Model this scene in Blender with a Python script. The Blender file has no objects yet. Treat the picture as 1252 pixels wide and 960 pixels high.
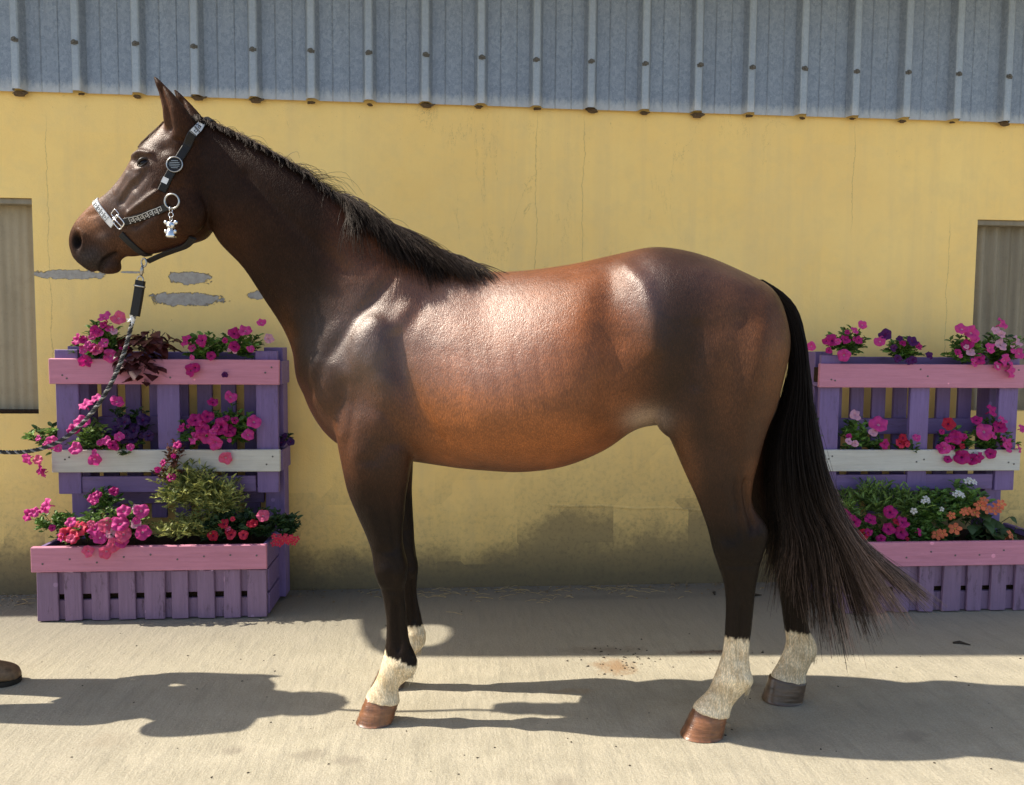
import bpy, bmesh, math, random
import numpy as np
from mathutils import Vector, Matrix
from mathutils.bvhtree import BVHTree
random.seed(7); rng=np.random.default_rng(11)
sc=bpy.context.scene; col=sc.collection
R=math.radians
# ---------------------------------------------------------------- camera
CAMH=1.35; YAW,PITCH,ROLL=R(4.5),R(3.9),R(0.48); FPX=947.0
FW=np.array([math.sin(YAW)*math.cos(PITCH),math.cos(YAW)*math.cos(PITCH),-math.sin(PITCH)])
r0=np.array([math.cos(YAW),-math.sin(YAW),0.0]); u0=np.cross(r0,FW)
RT=r0*math.cos(ROLL)+u0*math.sin(ROLL); UP=np.cross(RT,FW)
cd=bpy.data.cameras.new('camera'); cam=bpy.data.objects.new('camera',cd); col.objects.link(cam)
cd.sensor_width=36; cd.lens=FPX/1252*36; cd.clip_start=0.05; cd.clip_end=3000
Mx=Matrix.Identity(4)
for i in range(3): Mx[i][0]=RT[i]; Mx[i][1]=UP[i]; Mx[i][2]=-FW[i]
Mx[2][3]=CAMH; cam.matrix_world=Mx; sc.camera=cam
# ---------------------------------------------------------------- light
SUN_EL,SUN_AZ=R(47.5),R(5.0)       # azimuth: a little behind the plane of the wall, from the left
world=bpy.data.worlds.new('World'); sc.world=world; world.use_nodes=True
nt=world.node_tree; bg=nt.nodes['Background']
sky=nt.nodes.new('ShaderNodeTexSky'); sky.sky_type='NISHITA'; sky.sun_disc=False
sky.sun_elevation=SUN_EL; sky.sun_rotation=R(277.5); sky.air_density=1.0; sky.dust_density=1.6
nt.links.new(sky.outputs[0],bg.inputs[0]); bg.inputs[1].default_value=0.135
sl=bpy.data.lights.new('sun','SUN'); sl.energy=5.0; sl.angle=R(0.5); sl.color=(1.0,0.93,0.80)
so=bpy.data.objects.new('sun',sl); col.objects.link(so)
sd=Vector((math.cos(SUN_EL)*math.cos(SUN_AZ),-math.cos(SUN_EL)*math.sin(SUN_AZ),-math.sin(SUN_EL)))
so.rotation_euler=sd.to_track_quat('-Z','Y').to_euler(); so.location=(-4,4,8)
sc.view_settings.view_transform='Standard'; sc.view_settings.look='None'; sc.view_settings.exposure=0.76
sc.view_settings.gamma=1.0
sc.render.engine='CYCLES'
sc.cycles.max_bounces=8; sc.cycles.diffuse_bounces=5
# ---------------------------------------------------------------- helpers
def ray(px,py): return FW+RT*((px-626.0)/FPX)-UP*((py-480.0)/FPX)
def onY(px,py,Y):
    "point seen at photo pixel (px,py) on the vertical plane at distance Y"
    d=ray(px,py); p=np.array([0,0,CAMH])+d*(Y/d[1]); return Vector(p)
def ground(px,py,z=0.0):
    d=ray(px,py); return Vector(np.array([0,0,CAMH])+d*((z-CAMH)/d[2]))
def tag(o,label=None,cat=None,group=None,kind=None):
    if label: o['label']=label
    if cat: o['category']=cat
    if group: o['group']=group
    if kind: o['kind']=kind
    return o
def empty(name,loc=(0,0,0),rz=0.0):
    o=bpy.data.objects.new(name,None); col.objects.link(o); o.location=loc; o.rotation_euler=(0,0,rz); o.empty_display_size=.1; return o
def link(name,me,parent=None,mat=None):
    o=bpy.data.objects.new(name,me); col.objects.link(o)
    if mat is not None and len(me.materials)==0: me.materials.append(mat)
    if parent is not None: o.parent=parent
    return o
def mesh(name,verts,faces,smooth=False):
    me=bpy.data.meshes.new(name); me.from_pydata([tuple(v) for v in verts],[],[tuple(f) for f in faces]); me.update()
    if smooth: me.shade_smooth()
    return me
def obj(name,verts,faces,mat,parent=None,smooth=False):
    return link(name,mesh(name,verts,faces,smooth),parent,mat)
def quads_mesh(name,V,F,smooth=True):
    "fast mesh from numpy verts (n,3) and quads/tris (m,k)"
    V=np.asarray(V,dtype=np.float32); F=np.asarray(F,dtype=np.int32); k=F.shape[1]
    me=bpy.data.meshes.new(name); me.vertices.add(len(V)); me.vertices.foreach_set('co',V.ravel())
    me.loops.add(F.size); me.loops.foreach_set('vertex_index',F.ravel())
    me.polygons.add(len(F)); me.polygons.foreach_set('loop_start',np.arange(0,F.size,k,dtype=np.int32))
    me.update(calc_edges=True); me.validate()
    if smooth: me.shade_smooth()
    return me
def boxbm(bm,x0,x1,y0,y1,z0,z1,bev=0.0,jit=0.0):
    vs=[bm.verts.new((x+random.uniform(-jit,jit),y,z+random.uniform(-jit,jit))) for x in (x0,x1) for y in (y0,y1) for z in (z0,z1)]
    fs=[(0,1,3,2),(4,6,7,5),(0,4,5,1),(2,3,7,6),(0,2,6,4),(1,5,7,3)]
    new=[bm.faces.new([vs[i] for i in f]) for f in fs]
    if bev>0:
        es=list({e for f in new for e in f.edges}); bmesh.ops.bevel(bm,geom=es,offset=bev,segments=1,affect='EDGES')
def box(name,x0,x1,y0,y1,z0,z1,mat,parent=None,bev=0.002,jit=0.0):
    bm=bmesh.new(); boxbm(bm,x0,x1,y0,y1,z0,z1,bev,jit); me=bpy.data.meshes.new(name); bmesh.ops.recalc_face_normals(bm,faces=bm.faces); bm.to_mesh(me); bm.free()
    return link(name,me,parent,mat)
def tube(pts,rad,n=8,closed=False):
    "verts and faces of a tube along pts; rad a number or list"
    P=[Vector(p) for p in pts]; m=len(P); V=[];Fc=[]
    rr=rad if hasattr(rad,'__len__') else [rad]*m
    nrm=None
    for i in range(m):
        a=P[(i-1)%m] if (closed or i>0) else P[i]; b=P[(i+1)%m] if (closed or i<m-1) else P[i]
        t=(b-a).normalized()
        if nrm is None: nrm=t.orthogonal().normalized()
        nrm=(nrm-t*nrm.dot(t)).normalized(); bn=t.cross(nrm)
        for k in range(n):
            an=2*math.pi*k/n; V.append(P[i]+(nrm*math.cos(an)+bn*math.sin(an))*rr[i])
    L=m if closed else m-1
    for i in range(L):
        for k in range(n):
            j=(i+1)%m; Fc.append((i*n+k,i*n+(k+1)%n,j*n+(k+1)%n,j*n+k))
    if not closed: Fc.append(tuple(range(n))[::-1]); Fc.append(tuple((m-1)*n+k for k in range(n)))
    return V,Fc
def join(parts):
    V=[];Fc=[]
    for v,f in parts:
        o=len(V); V+=list(v); Fc+=[tuple(i+o for i in q) for q in f]
    return V,Fc
def spline(pts,k=6):
    P=[np.array(p,float) for p in pts]; out=[]
    for i in range(len(P)-1):
        p0=P[max(i-1,0)];p1=P[i];p2=P[i+1];p3=P[min(i+2,len(P)-1)]
        for j in range(k):
            t=j/k; out.append(.5*((2*p1)+(-p0+p2)*t+(2*p0-5*p1+4*p2-p3)*t*t+(-p0+3*p1-3*p2+p3)*t**3))
    out.append(P[-1]); return out
# ---------------------------------------------------------------- material helpers
class MB:
    def __init__(s,name):
        s.m=bpy.data.materials.new(name); s.m.use_nodes=True; s.t=s.m.node_tree; s.p=s.t.nodes['Principled BSDF']
        s.tc=s.t.nodes.new('ShaderNodeTexCoord')
    def n(s,typ,**kw):
        nd=s.t.nodes.new(typ)
        for k,v in kw.items():
            if k.startswith('i_'):
                key=k[2:]; key=int(key) if key.isdigit() else key.replace('_',' ')
                if isinstance(v,bpy.types.NodeSocket): s.t.links.new(v,nd.inputs[key])
                else: nd.inputs[key].default_value=v
            else: setattr(nd,k,v)
        return nd
    def coords(s,scale=(1,1,1),kind='Object',rot=(0,0,0),loc=(0,0,0)):
        mp=s.n('ShaderNodeMapping'); s.t.links.new(s.tc.outputs[kind],mp.inputs[0]); mp.inputs['Scale'].default_value=scale; mp.inputs['Rotation'].default_value=rot; mp.inputs['Location'].default_value=loc
        return mp.outputs[0]
    def noise(s,scale,vec=None,detail=4,rough=.55,dist=0):
        nd=s.n('ShaderNodeTexNoise'); nd.inputs['Scale'].default_value=scale; nd.inputs['Detail'].default_value=detail; nd.inputs['Roughness'].default_value=rough; nd.inputs['Distortion'].default_value=dist
        s.t.links.new(vec if vec is not None else s.tc.outputs['Object'],nd.inputs['Vector']); return nd.outputs[0]
    def ramp(s,fac,stops):
        nd=s.n('ShaderNodeValToRGB'); cr=nd.color_ramp
        while len(cr.elements)<len(stops): cr.elements.new(.5)
        for e,(p,c) in zip(cr.elements,stops):
            e.position=p; e.color=c if len(c)==4 else (*c,1)
        s.t.links.new(fac,nd.inputs[0]); return nd.outputs[0]
    def g(s,fac,a,b): return s.ramp(fac,[(a,(0,0,0)),(b,(1,1,1))])
    def mix(s,fac,a,b,mode='MIX'):
        nd=s.n('ShaderNodeMix',data_type='RGBA',blend_type=mode)
        for i,v in ((0,fac),(6,a),(7,b)):
            if isinstance(v,bpy.types.NodeSocket): s.t.links.new(v,nd.inputs[i])
            elif i==0: nd.inputs[0].default_value=v
            else: nd.inputs[i].default_value=v if len(v)==4 else (*v,1)
        return nd.outputs[2]
    def math(s,op,a,b=0.0,c=None):
        nd=s.n('ShaderNodeMath',operation=op)
        for i,v in ((0,a),(1,b),(2,c)):
            if v is None: continue
            if isinstance(v,bpy.types.NodeSocket): s.t.links.new(v,nd.inputs[i])
            else: nd.inputs[i].default_value=v
        return nd.outputs[0]
    def mul(s,a,b): return s.math('MULTIPLY',a,b)
    def sep(s,vec=None):
        nd=s.n('ShaderNodeSeparateXYZ'); s.t.links.new(vec if vec is not None else s.tc.outputs['Object'],nd.inputs[0]); return nd.outputs
    def band(s,v,a,b,soft):
        "1 between a and b with soft edges"
        x=s.n('ShaderNodeMapRange',interpolation_type='SMOOTHSTEP'); s.t.links.new(v,x.inputs[0]); x.inputs[1].default_value=a-soft; x.inputs[2].default_value=a+soft
        y=s.n('ShaderNodeMapRange',interpolation_type='SMOOTHSTEP'); s.t.links.new(v,y.inputs[0]); y.inputs[1].default_value=b-soft; y.inputs[2].default_value=b+soft; y.inputs[3].default_value=1; y.inputs[4].default_value=0
        return s.mul(x.outputs[0],y.outputs[0])
    def base(s,c,rough=.6,spec=.4,metal=0):
        if isinstance(c,bpy.types.NodeSocket): s.t.links.new(c,s.p.inputs['Base Color'])
        else: s.p.inputs['Base Color'].default_value=(*c,1)
        if isinstance(rough,bpy.types.NodeSocket): s.t.links.new(rough,s.p.inputs['Roughness'])
        else: s.p.inputs['Roughness'].default_value=rough
        s.p.inputs['Specular IOR Level'].default_value=spec; s.p.inputs['Metallic'].default_value=metal
        return s
    def bump(s,h,dist=.01,strength=1.0):
        nd=s.n('ShaderNodeBump'); nd.inputs['Distance'].default_value=dist; nd.inputs['Strength'].default_value=strength
        s.t.links.new(h,nd.inputs['Height']); s.t.links.new(nd.outputs[0],s.p.inputs['Normal']); return s
def simple(name,c,rough=.6,spec=.4,metal=0,var=.25,scale=30,bump=.0):
    b=MB(name); n=b.noise(scale,detail=5); d=tuple(x*(1-var) for x in c); l=tuple(min(1,x*(1+var)) for x in c)
    b.base(b.ramp(n,[(.3,d),(.7,l)]),rough,spec,metal)
    if bump: b.bump(n,bump)
    return b.m
# ================================================================ MATERIALS OF THE PLACE
def m_concrete():
    b=MB('concrete'); o=b.tc.outputs['Object']
    big=b.noise(.9,o,6,.6); mid=b.noise(7,o,6,.65); fine=b.noise(160,o,4,.7)
    broom=b.noise(26,b.coords((1,.16,1),rot=(0,0,R(38))),5,.65)
    c=b.ramp(mid,[(.25,(.28,.246,.172)),(.5,(.365,.323,.233)),(.75,(.45,.395,.29))])
    c=b.mix(b.mul(b.g(big,.35,.65),.6),c,(.285,.25,.19))
    c=b.mix(b.mul(b.g(fine,.45,.75),.6),c,(.52,.48,.39))
    c=b.mix(b.mul(b.g(b.noise(110,o,2,.5),.62,.72),.55),c,(.20,.18,.15))
    c=b.mix(b.mul(b.g(broom,.50,.72),.42),c,(.23,.21,.165))
    s=b.sep()
    # dirt along the wall foot, darkened further to paint in the shaded strip
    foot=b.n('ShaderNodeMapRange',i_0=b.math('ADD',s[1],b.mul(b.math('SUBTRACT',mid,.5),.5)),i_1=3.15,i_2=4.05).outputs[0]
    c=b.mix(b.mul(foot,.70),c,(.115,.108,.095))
    # droppings stain trodden into the slab
    def spot(x,y,rx,ry,soft,nm):
        dx=b.mul(b.math('SUBTRACT',s[0],x),1/rx); dy=b.mul(b.math('SUBTRACT',s[1],y),1/ry)
        d=b.math('SQRT',b.math('ADD',b.mul(dx,dx),b.mul(dy,dy))); d=b.math('ADD',d,b.mul(b.math('SUBTRACT',nm,.5),2.2))
        return b.n('ShaderNodeMapRange',i_0=d,i_1=1.0,i_2=1.0-soft).outputs[0]
    n2=b.noise(22,o,6,.7)
    for px,py,rx,ry,a,cc in ((752,815,.10,.10,.75,(.26,.15,.07)),(735,795,.22,.05,.5,(.17,.13,.09)),(700,845,.1,.03,.4,(.3,.2,.1)),(870,797,.2,.03,.7,(.12,.07,.04)),(905,838,.10,.05,.5,(.12,.09,.07)),(378,923,.07,.05,.45,(.2,.17,.13)),(285,918,.05,.04,.5,(.2,.17,.13)),(425,930,.06,.04,.5,(.2,.17,.13)),(760,730,.8,.05,.3,(.1,.09,.08)),(965,905,.2,.12,.25,(.14,.12,.10)),(1110,900,.1,.05,.35,(.14,.12,.10)),(690,955,.06,.05,.4,(.2,.17,.13)),(130,905,.1,.06,.3,(.25,.2,.14))):
        g=ground(px,py); c=b.mix(b.mul(spot(g.x,g.y,rx,ry,.7,n2),a),c,cc)
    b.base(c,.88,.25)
    h=b.math('ADD',b.mul(fine,.35),b.math('ADD',b.mul(broom,.8),b.mul(b.noise(45,o,5,.7),.8)))
    b.bump(h,.006); return b.m
def m_wall():
    b=MB('yellow_painted_render'); o=b.tc.outputs['Object']; s=b.sep()
    big=b.noise(1.3,o,5,.6); mid=b.noise(9,o,7,.65); fine=b.noise(120,o,4,.6)
    c=b.ramp(big,[(.3,(.94,.635,.215)),(.7,(.97,.70,.26))])
    c=b.mix(b.mul(b.g(mid,.45,.7),.35),c,(.78,.58,.25))
    streak=b.noise(9,b.coords((1,1,.05)),5,.6)
    c=b.mix(b.mul(b.g(streak,.5,.75),.34),c,(.72,.53,.25))
    # patch repairs: rectangular slightly paler coats
    pat=b.n('ShaderNodeTexVoronoi',feature='F1',distance='CHEBYCHEV'); pat.inputs['Scale'].default_value=1.1; b.t.links.new(o,pat.inputs['Vector'])
    c=b.mix(b.mul(b.g(b.sep(pat.outputs['Color'])[0],.55,.57),.16),c,(.90,.66,.28))
    # hair cracks and stains below the cladding
    cr=b.noise(3.2,b.coords((1,1,.35)),8,.7,dist=.6)
    crk=b.band(cr,.4985,.5015,.0012)
    c=b.mix(b.mul(b.mul(crk,b.g(b.noise(1.1,o,3),.60,.66)),.55),c,(.30,.21,.09))
    ztop=b.n('ShaderNodeMapRange',i_0=s[2],i_1=2.2,i_2=2.56).outputs[0]
    cob=b.g(b.noise(30,b.coords((1,1,.5)),6,.75,dist=2.5),.66,.69)
    c=b.mix(b.mul(b.mul(cob,b.math('ADD',b.mul(ztop,.9),.03)),.8),c,(.17,.12,.06))
    spk=b.g(b.noise(60,b.coords((1,1,.6)),3,.6),.735,.76)
    c=b.mix(b.mul(spk,.7),c,(.20,.14,.07))
    for hx,z0,z1 in ((655,1.25,2.5),(712,1.6,2.5),(1040,2.0,2.5),(60,1.2,2.4),(1160,1.2,2.0)):
        hp_=onY(hx,300,4.15); ln=b.band(b.math('ADD',s[0],b.mul(b.math('SUBTRACT',b.noise(5,o,6,.75),.5),.06)),hp_.x-.0016,hp_.x+.0016,.0014)
        c=b.mix(b.mul(b.mul(ln,b.band(s[2],z0,z1,.1)),.5),c,(.36,.25,.11))
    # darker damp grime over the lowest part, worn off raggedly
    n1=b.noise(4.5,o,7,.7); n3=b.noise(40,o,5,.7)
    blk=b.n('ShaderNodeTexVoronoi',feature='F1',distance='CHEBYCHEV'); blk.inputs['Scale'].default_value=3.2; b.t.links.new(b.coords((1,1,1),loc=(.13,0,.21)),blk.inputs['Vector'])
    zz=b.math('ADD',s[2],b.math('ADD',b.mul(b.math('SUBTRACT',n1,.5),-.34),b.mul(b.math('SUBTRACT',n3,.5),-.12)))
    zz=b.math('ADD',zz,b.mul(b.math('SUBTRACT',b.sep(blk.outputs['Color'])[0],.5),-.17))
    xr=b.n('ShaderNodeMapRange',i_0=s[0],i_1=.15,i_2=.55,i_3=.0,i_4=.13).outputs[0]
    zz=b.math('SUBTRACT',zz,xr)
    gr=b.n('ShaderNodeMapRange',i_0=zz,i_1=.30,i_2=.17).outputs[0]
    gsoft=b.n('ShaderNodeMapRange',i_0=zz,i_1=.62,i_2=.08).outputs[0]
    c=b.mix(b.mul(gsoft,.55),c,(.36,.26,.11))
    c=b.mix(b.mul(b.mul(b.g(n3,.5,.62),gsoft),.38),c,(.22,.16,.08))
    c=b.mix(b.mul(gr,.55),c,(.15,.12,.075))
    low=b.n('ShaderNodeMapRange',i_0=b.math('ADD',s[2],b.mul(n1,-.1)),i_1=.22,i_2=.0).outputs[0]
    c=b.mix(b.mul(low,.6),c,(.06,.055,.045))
    # spots where the paint has come away to grey render
    nn=b.noise(26,b.coords((1,1,1)),7,.75); allm=None
    for px,py,rx,ry in ((228,366,.19,.035),(232,340,.11,.033),(84,336,.18,.024),(314,361,.05,.022),(160,333,.06,.006),(800,905,.1,.01)):
        p=onY(px,py,4.15)
        dx=b.mul(b.math('SUBTRACT',s[0],p.x),1/rx); dz=b.mul(b.math('SUBTRACT',s[2],p.z),1/ry)
        d=b.math('ADD',b.math('SQRT',b.math('ADD',b.mul(dx,dx),b.mul(dz,dz))),b.mul(b.math('SUBTRACT',nn,.5),1.7))
        m=b.n('ShaderNodeMapRange',i_0=d,i_1=1.0,i_2=.93).outputs[0]
        allm=m if allm is None else b.math('MAXIMUM',allm,m)
    c=b.mix(allm,c,b.ramp(n3,[(.3,(.30,.27,.24)),(.7,(.46,.43,.38))]))
    b.base(c,.8,.25)
    h=b.math('ADD',b.mul(fine,.25),b.math('ADD',b.mul(mid,.8),b.math('ADD',b.mul(allm,-2.6),b.mul(gr,-.35))))
    b.bump(h,.006); return b.m
def m_galv():
    b=MB('galvanised_steel'); o=b.tc.outputs['Object']
    v=b.n('ShaderNodeTexVoronoi'); v.inputs['Scale'].default_value=95; b.t.links.new(b.coords((1,1,.7)),v.inputs['Vector'])
    sp=b.noise(190,o,3,.6); big=b.noise(2.0,b.coords((1,1,.3)),5,.6); st=b.noise(28,b.coords((1,1,.035)),5,.6); s=b.sep()
    c=b.ramp(b.sep(v.outputs['Color'])[0],[(.0,(.175,.215,.27)),(1,(.26,.305,.365))])
    c=b.mix(b.mul(b.g(sp,.45,.7),.35),c,(.46,.50,.56))
    rb=b.n('ShaderNodeMapRange',i_0=s[1],i_1=-.030,i_2=-.042).outputs[0]; c=b.mix(b.mul(rb,.45),c,(.44,.50,.55))  # rib crests coloured paler for the sky light they catch
    c=b.mix(b.mul(b.g(big,.35,.7),.35),c,(.17,.20,.26))
    c=b.mix(b.mul(b.g(st,.5,.75),.35),c,(.15,.17,.20))
    low=b.n('ShaderNodeMapRange',i_0=b.math('ADD',s[2],b.mul(b.noise(22,b.coords((1,1,.35)),6,.7),-.16)),i_1=2.545,i_2=2.50).outputs[0]
    c=b.mix(b.mul(low,.55),c,(.60,.60,.58))
    c=b.mix(b.mul(b.g(b.noise(50,b.coords((1,1,.25)),4,.7),.72,.76),.6),c,(.55,.56,.55))
    c=b.mix(b.mul(b.g(b.noise(14,b.coords((1,1,.3)),6,.7),.68,.74),.5),c,(.12,.10,.08))
    b.base(c,.5,.4,.25); b.bump(b.math('ADD',b.mul(sp,.3),b.mul(big,1.5)),.002); return b.m
def m_sheet(name,c0,c1):
    b=MB(name); o=b.tc.outputs['Object']; st=b.noise(16,b.coords((1,1,.06)),5,.6); n=b.noise(9,o,6,.65); f=b.noise(120,o,3,.6)
    c=b.ramp(st,[(.3,c0),(.7,c1)]); c=b.mix(b.mul(b.g(n,.5,.75),.35),c,tuple(x*.55 for x in c0)); c=b.mix(b.mul(b.g(f,.62,.7),.4),c,tuple(x*.5 for x in c0))
    b.base(c,.7,.3); b.bump(b.math('ADD',n,b.mul(f,.4)),.002); return b.m
def m_paintwood(name,c,worn=(.16,.13,.12),amt=.45,axis=0):
    b=MB(name); o=b.tc.outputs['Object']
    sc_=(.06,1,1) if axis==0 else (1,1,.06)
    gr=b.noise(60,b.coords(sc_),5,.65); n=b.noise(14,o,6,.7); g2=b.noise(26,b.coords(tuple(1 if x==1 else .25 for x in sc_)),6,.75); oi=b.n('ShaderNodeObjectInfo').outputs['Random']
    d=tuple(x*.78 for x in c); l=tuple(min(1,x*1.15) for x in c)
    cc=b.ramp(gr,[(.3,d),(.7,l)]); cc=b.mix(b.mul(b.g(n,.4,.8),.3),cc,tuple(x*.65 for x in c))
    cc=b.mix(b.mul(b.g(g2,.56,.66),amt),cc,worn); cc=b.mix(b.mul(b.g(b.noise(150,b.coords(sc_),4,.7),.55,.75),.35),cc,tuple(x*.5 for x in c))
    cc=b.mix(b.mul(b.g(b.noise(34,o,6,.8),.66,.69),min(1,amt*1.4)),cc,tuple(x*.4+.03 for x in worn))
    cc=b.mix(b.mul(oi,.28),cc,tuple(x*.62+.02 for x in c))
    kn=b.n('ShaderNodeTexVoronoi'); kn.inputs['Scale'].default_value=7.5; b.t.links.new(o,kn.inputs['Vector'])
    cc=b.mix(b.mul(b.g(kn.outputs['Distance'],.085,.06),.5),cc,tuple(x*.3 for x in c))
    b.base(cc,.6,.35); b.bump(b.math('ADD',gr,b.mul(g2,.6)),.0025); return b.m
def m_leaf(name,dark,light,trans=.25):
    b=MB(name); at=b.n('ShaderNodeAttribute',attribute_name='tint'); 
    c=b.ramp(at.outputs['Fac'],[(0,dark),(.75,light),(1,tuple(min(1,x*1.35) for x in light))])
    b.base(c,.5,.4); 
    tr=b.n('ShaderNodeBsdfTranslucent'); b.t.links.new(c,tr.inputs[0]); mx=b.n('ShaderNodeMixShader'); mx.inputs[0].default_value=trans
    out=b.t.nodes['Material Output']; b.t.links.new(b.p.outputs[0],mx.inputs[1]); b.t.links.new(tr.outputs[0],mx.inputs[2]); b.t.links.new(mx.outputs[0],out.inputs[0]); return b.m
def m_petal(name,c):
    b=MB(name); n=b.noise(90,None,3); oi=b.n('ShaderNodeObjectInfo').outputs['Random']
    cc=b.ramp(n,[(.3,tuple(x*.75 for x in c)),(.7,c)]); cc=b.mix(b.mul(oi,.35),cc,tuple(x*.6 for x in c)); b.base(cc,.55,.3)
    tr=b.n('ShaderNodeBsdfTranslucent'); b.t.links.new(cc,tr.inputs[0]); mx=b.n('ShaderNodeMixShader'); mx.inputs[0].default_value=.35
    out=b.t.nodes['Material Output']; b.t.links.new(b.p.outputs[0],mx.inputs[1]); b.t.links.new(tr.outputs[0],mx.inputs[2]); b.t.links.new(mx.outputs[0],out.inputs[0]); return b.m
M={}
M['concrete']=m_concrete(); M['wall']=m_wall(); M['galv']=m_galv()
M['sheetL']=m_sheet('fawn_sheet',(.30,.245,.16),(.40,.33,.22)); M['sheetR']=m_sheet('grey_corrugated',(.20,.17,.12),(.30,.26,.19))
M['pink']=m_paintwood('pink_paint',(.93,.36,.50),amt=.10); M['white']=m_paintwood('white_paint',(.90,.88,.80),amt=.12)
M['purple']=m_paintwood('purple_paint',(.30,.20,.47),(.12,.08,.14),.6,axis=2); M['purpleh']=m_paintwood('purple_paint_boards',(.29,.19,.44),(.12,.08,.14),.6)
M['purpleworn']=m_paintwood('worn_lilac_paint',(.40,.25,.40),(.09,.05,.07),.95,axis=2)
M['soil']=simple('potting_soil',(.035,.022,.014),.95,.1,scale=80,bump=.01)
M['rust']=simple('rusty_fixing',(.12,.115,.105),.8,.3,scale=200,bump=.002); M['mud']=simple('dry_mud',(.13,.09,.055),.95,.1,scale=140,bump=.006)
M['under']=simple('pale_bounce_soffit',(.8,.8,.78),.7,.3,var=.06); M['steel']=simple('grey_roof',(.3,.32,.34),.5,.4,.2)  # canopy underside kept pale to bounce light onto the wall
M['debris']=simple('dry_litter',(.20,.15,.09),.9,.1,scale=60); M['darkbit']=simple('dark_litter',(.05,.04,.03),.9,.1)
M['straw']=simple('straw',(.50,.38,.18),.7,.2,scale=60)
# ================================================================ GROUND
gx=sorted(set([-400,-100,-30,-8]+[round(-6+.5*i,2) for i in range(25)]+[8,30,100,400]))
V=[(x,y,0) for x in gx for y in gx]; n=len(gx)
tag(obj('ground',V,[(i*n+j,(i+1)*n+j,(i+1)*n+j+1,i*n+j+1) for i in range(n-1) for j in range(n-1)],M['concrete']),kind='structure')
# ================================================================ BARN WALL
WY=4.15
barn=empty('barn',(0,WY,0)); tag(barn,'long barn with yellow painted rendered wall below grey ribbed metal cladding','barn')
def bpart(o): o.parent=barn; o.matrix_parent_inverse=Matrix.Translation((0,-WY,0)); return o
LT=onY(20,242,WY); LJ=onY(43,370,WY); LB=onY(30,506,WY); RT_=onY(1225,269,WY); RJ=onY(1192,340,WY)
wins=[(LJ.x-1.15,LJ.x,LB.z,LT.z),(RJ.x,RJ.x+1.15,LB.z+.02,RT_.z)]
xs=[-9.0,wins[0][0],wins[0][1],wins[1][0],wins[1][1],10.0]; zs=[-.15]+sorted({w[2] for w in wins}|{w[3] for w in wins})+[2.60]
V=[];Fc=[]
def q(*p):
    k=len(V); V.extend(p); Fc.append(tuple(range(k,k+len(p))))
TK=.10
for i in range(len(xs)-1):
    for j in range(len(zs)-1):
        cx,cz=(xs[i]+xs[i+1])/2,(zs[j]+zs[j+1])/2
        if any(w[0]<cx<w[1] and w[2]<cz<w[3] for w in wins): continue
        q((xs[i],WY,zs[j]),(xs[i+1],WY,zs[j]),(xs[i+1],WY,zs[j+1]),(xs[i],WY,zs[j+1]))
for a,b_,c,d in wins:
    q((a,WY,c),(a,WY+TK,c),(a,WY+TK,d),(a,WY,d)); q((b_,WY,c),(b_,WY,d),(b_,WY+TK,d),(b_,WY+TK,c))
    q((a,WY,d),(a,WY+TK,d),(b_,WY+TK,d),(b_,WY,d)); q((a,WY,c),(b_,WY,c),(b_,WY+TK,c),(a,WY+TK,c))
q((-9,WY,2.6),(10,WY,2.6),(10,WY+.2,2.6),(-9,WY+.2,2.6)); q((-9,WY,-.15),(-9,WY,2.6),(-9,WY+.2,2.6),(-9,WY+.2,-.15)); q((10,WY,-.15),(10,WY+.2,-.15),(10,WY+.2,2.6),(10,WY,2.6))
bpart(obj('rendered_wall',V,Fc,M['wall']))
# window infill sheets
for k,(a,b_,c,d) in enumerate(wins):
    V=[];Fc=[];per=.045 if k==0 else .076; amp=.0022 if k==0 else .011; N=140
    for i in range(N+1):
        x=a+(b_-a)*i/N; y=WY+.075+amp*math.cos(2*math.pi*x/per)
        V+=[(x,y,c),(x,y,d)]
    bpart(obj('window_panel',V,[(2*i,2*i+2,2*i+3,2*i+1) for i in range(N)],M['sheetL' if k==0 else 'sheetR'],smooth=True))
    if k==0: bpart(box('window_sill',a+.001,b_-.001,WY+.012,WY+.07,c,c+.018,M['soil'],bev=.003))
    bpart(box('lintel_board',a+.001,b_-.001,WY+.01,WY+.06,d-.03,d-.001,M['sheetR'],bev=.003))
# a render ledge line above the damp zone
p0=onY(672,617,WY); p1=onY(905,624,WY)
Vl=[];N=40
for i in range(N+1):
    x=p0.x+(p1.x-p0.x)*i/N; z=p0.z+(p1.z-p0.z)*i/N+.004*math.sin(x*17); h=.006*(1+.4*math.sin(x*41))
    Vl+=[(x,WY-.0005,z+.006),(x,WY-h,z),(x,WY-.0005,z-.012)]
bpart(obj('render_ledge',Vl,[(3*i,3*i+3,3*i+4,3*i+1) for i in range(N)]+[(3*i+1,3*i+4,3*i+5,3*i+2) for i in range(N)],M['wall'],smooth=True))
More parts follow.
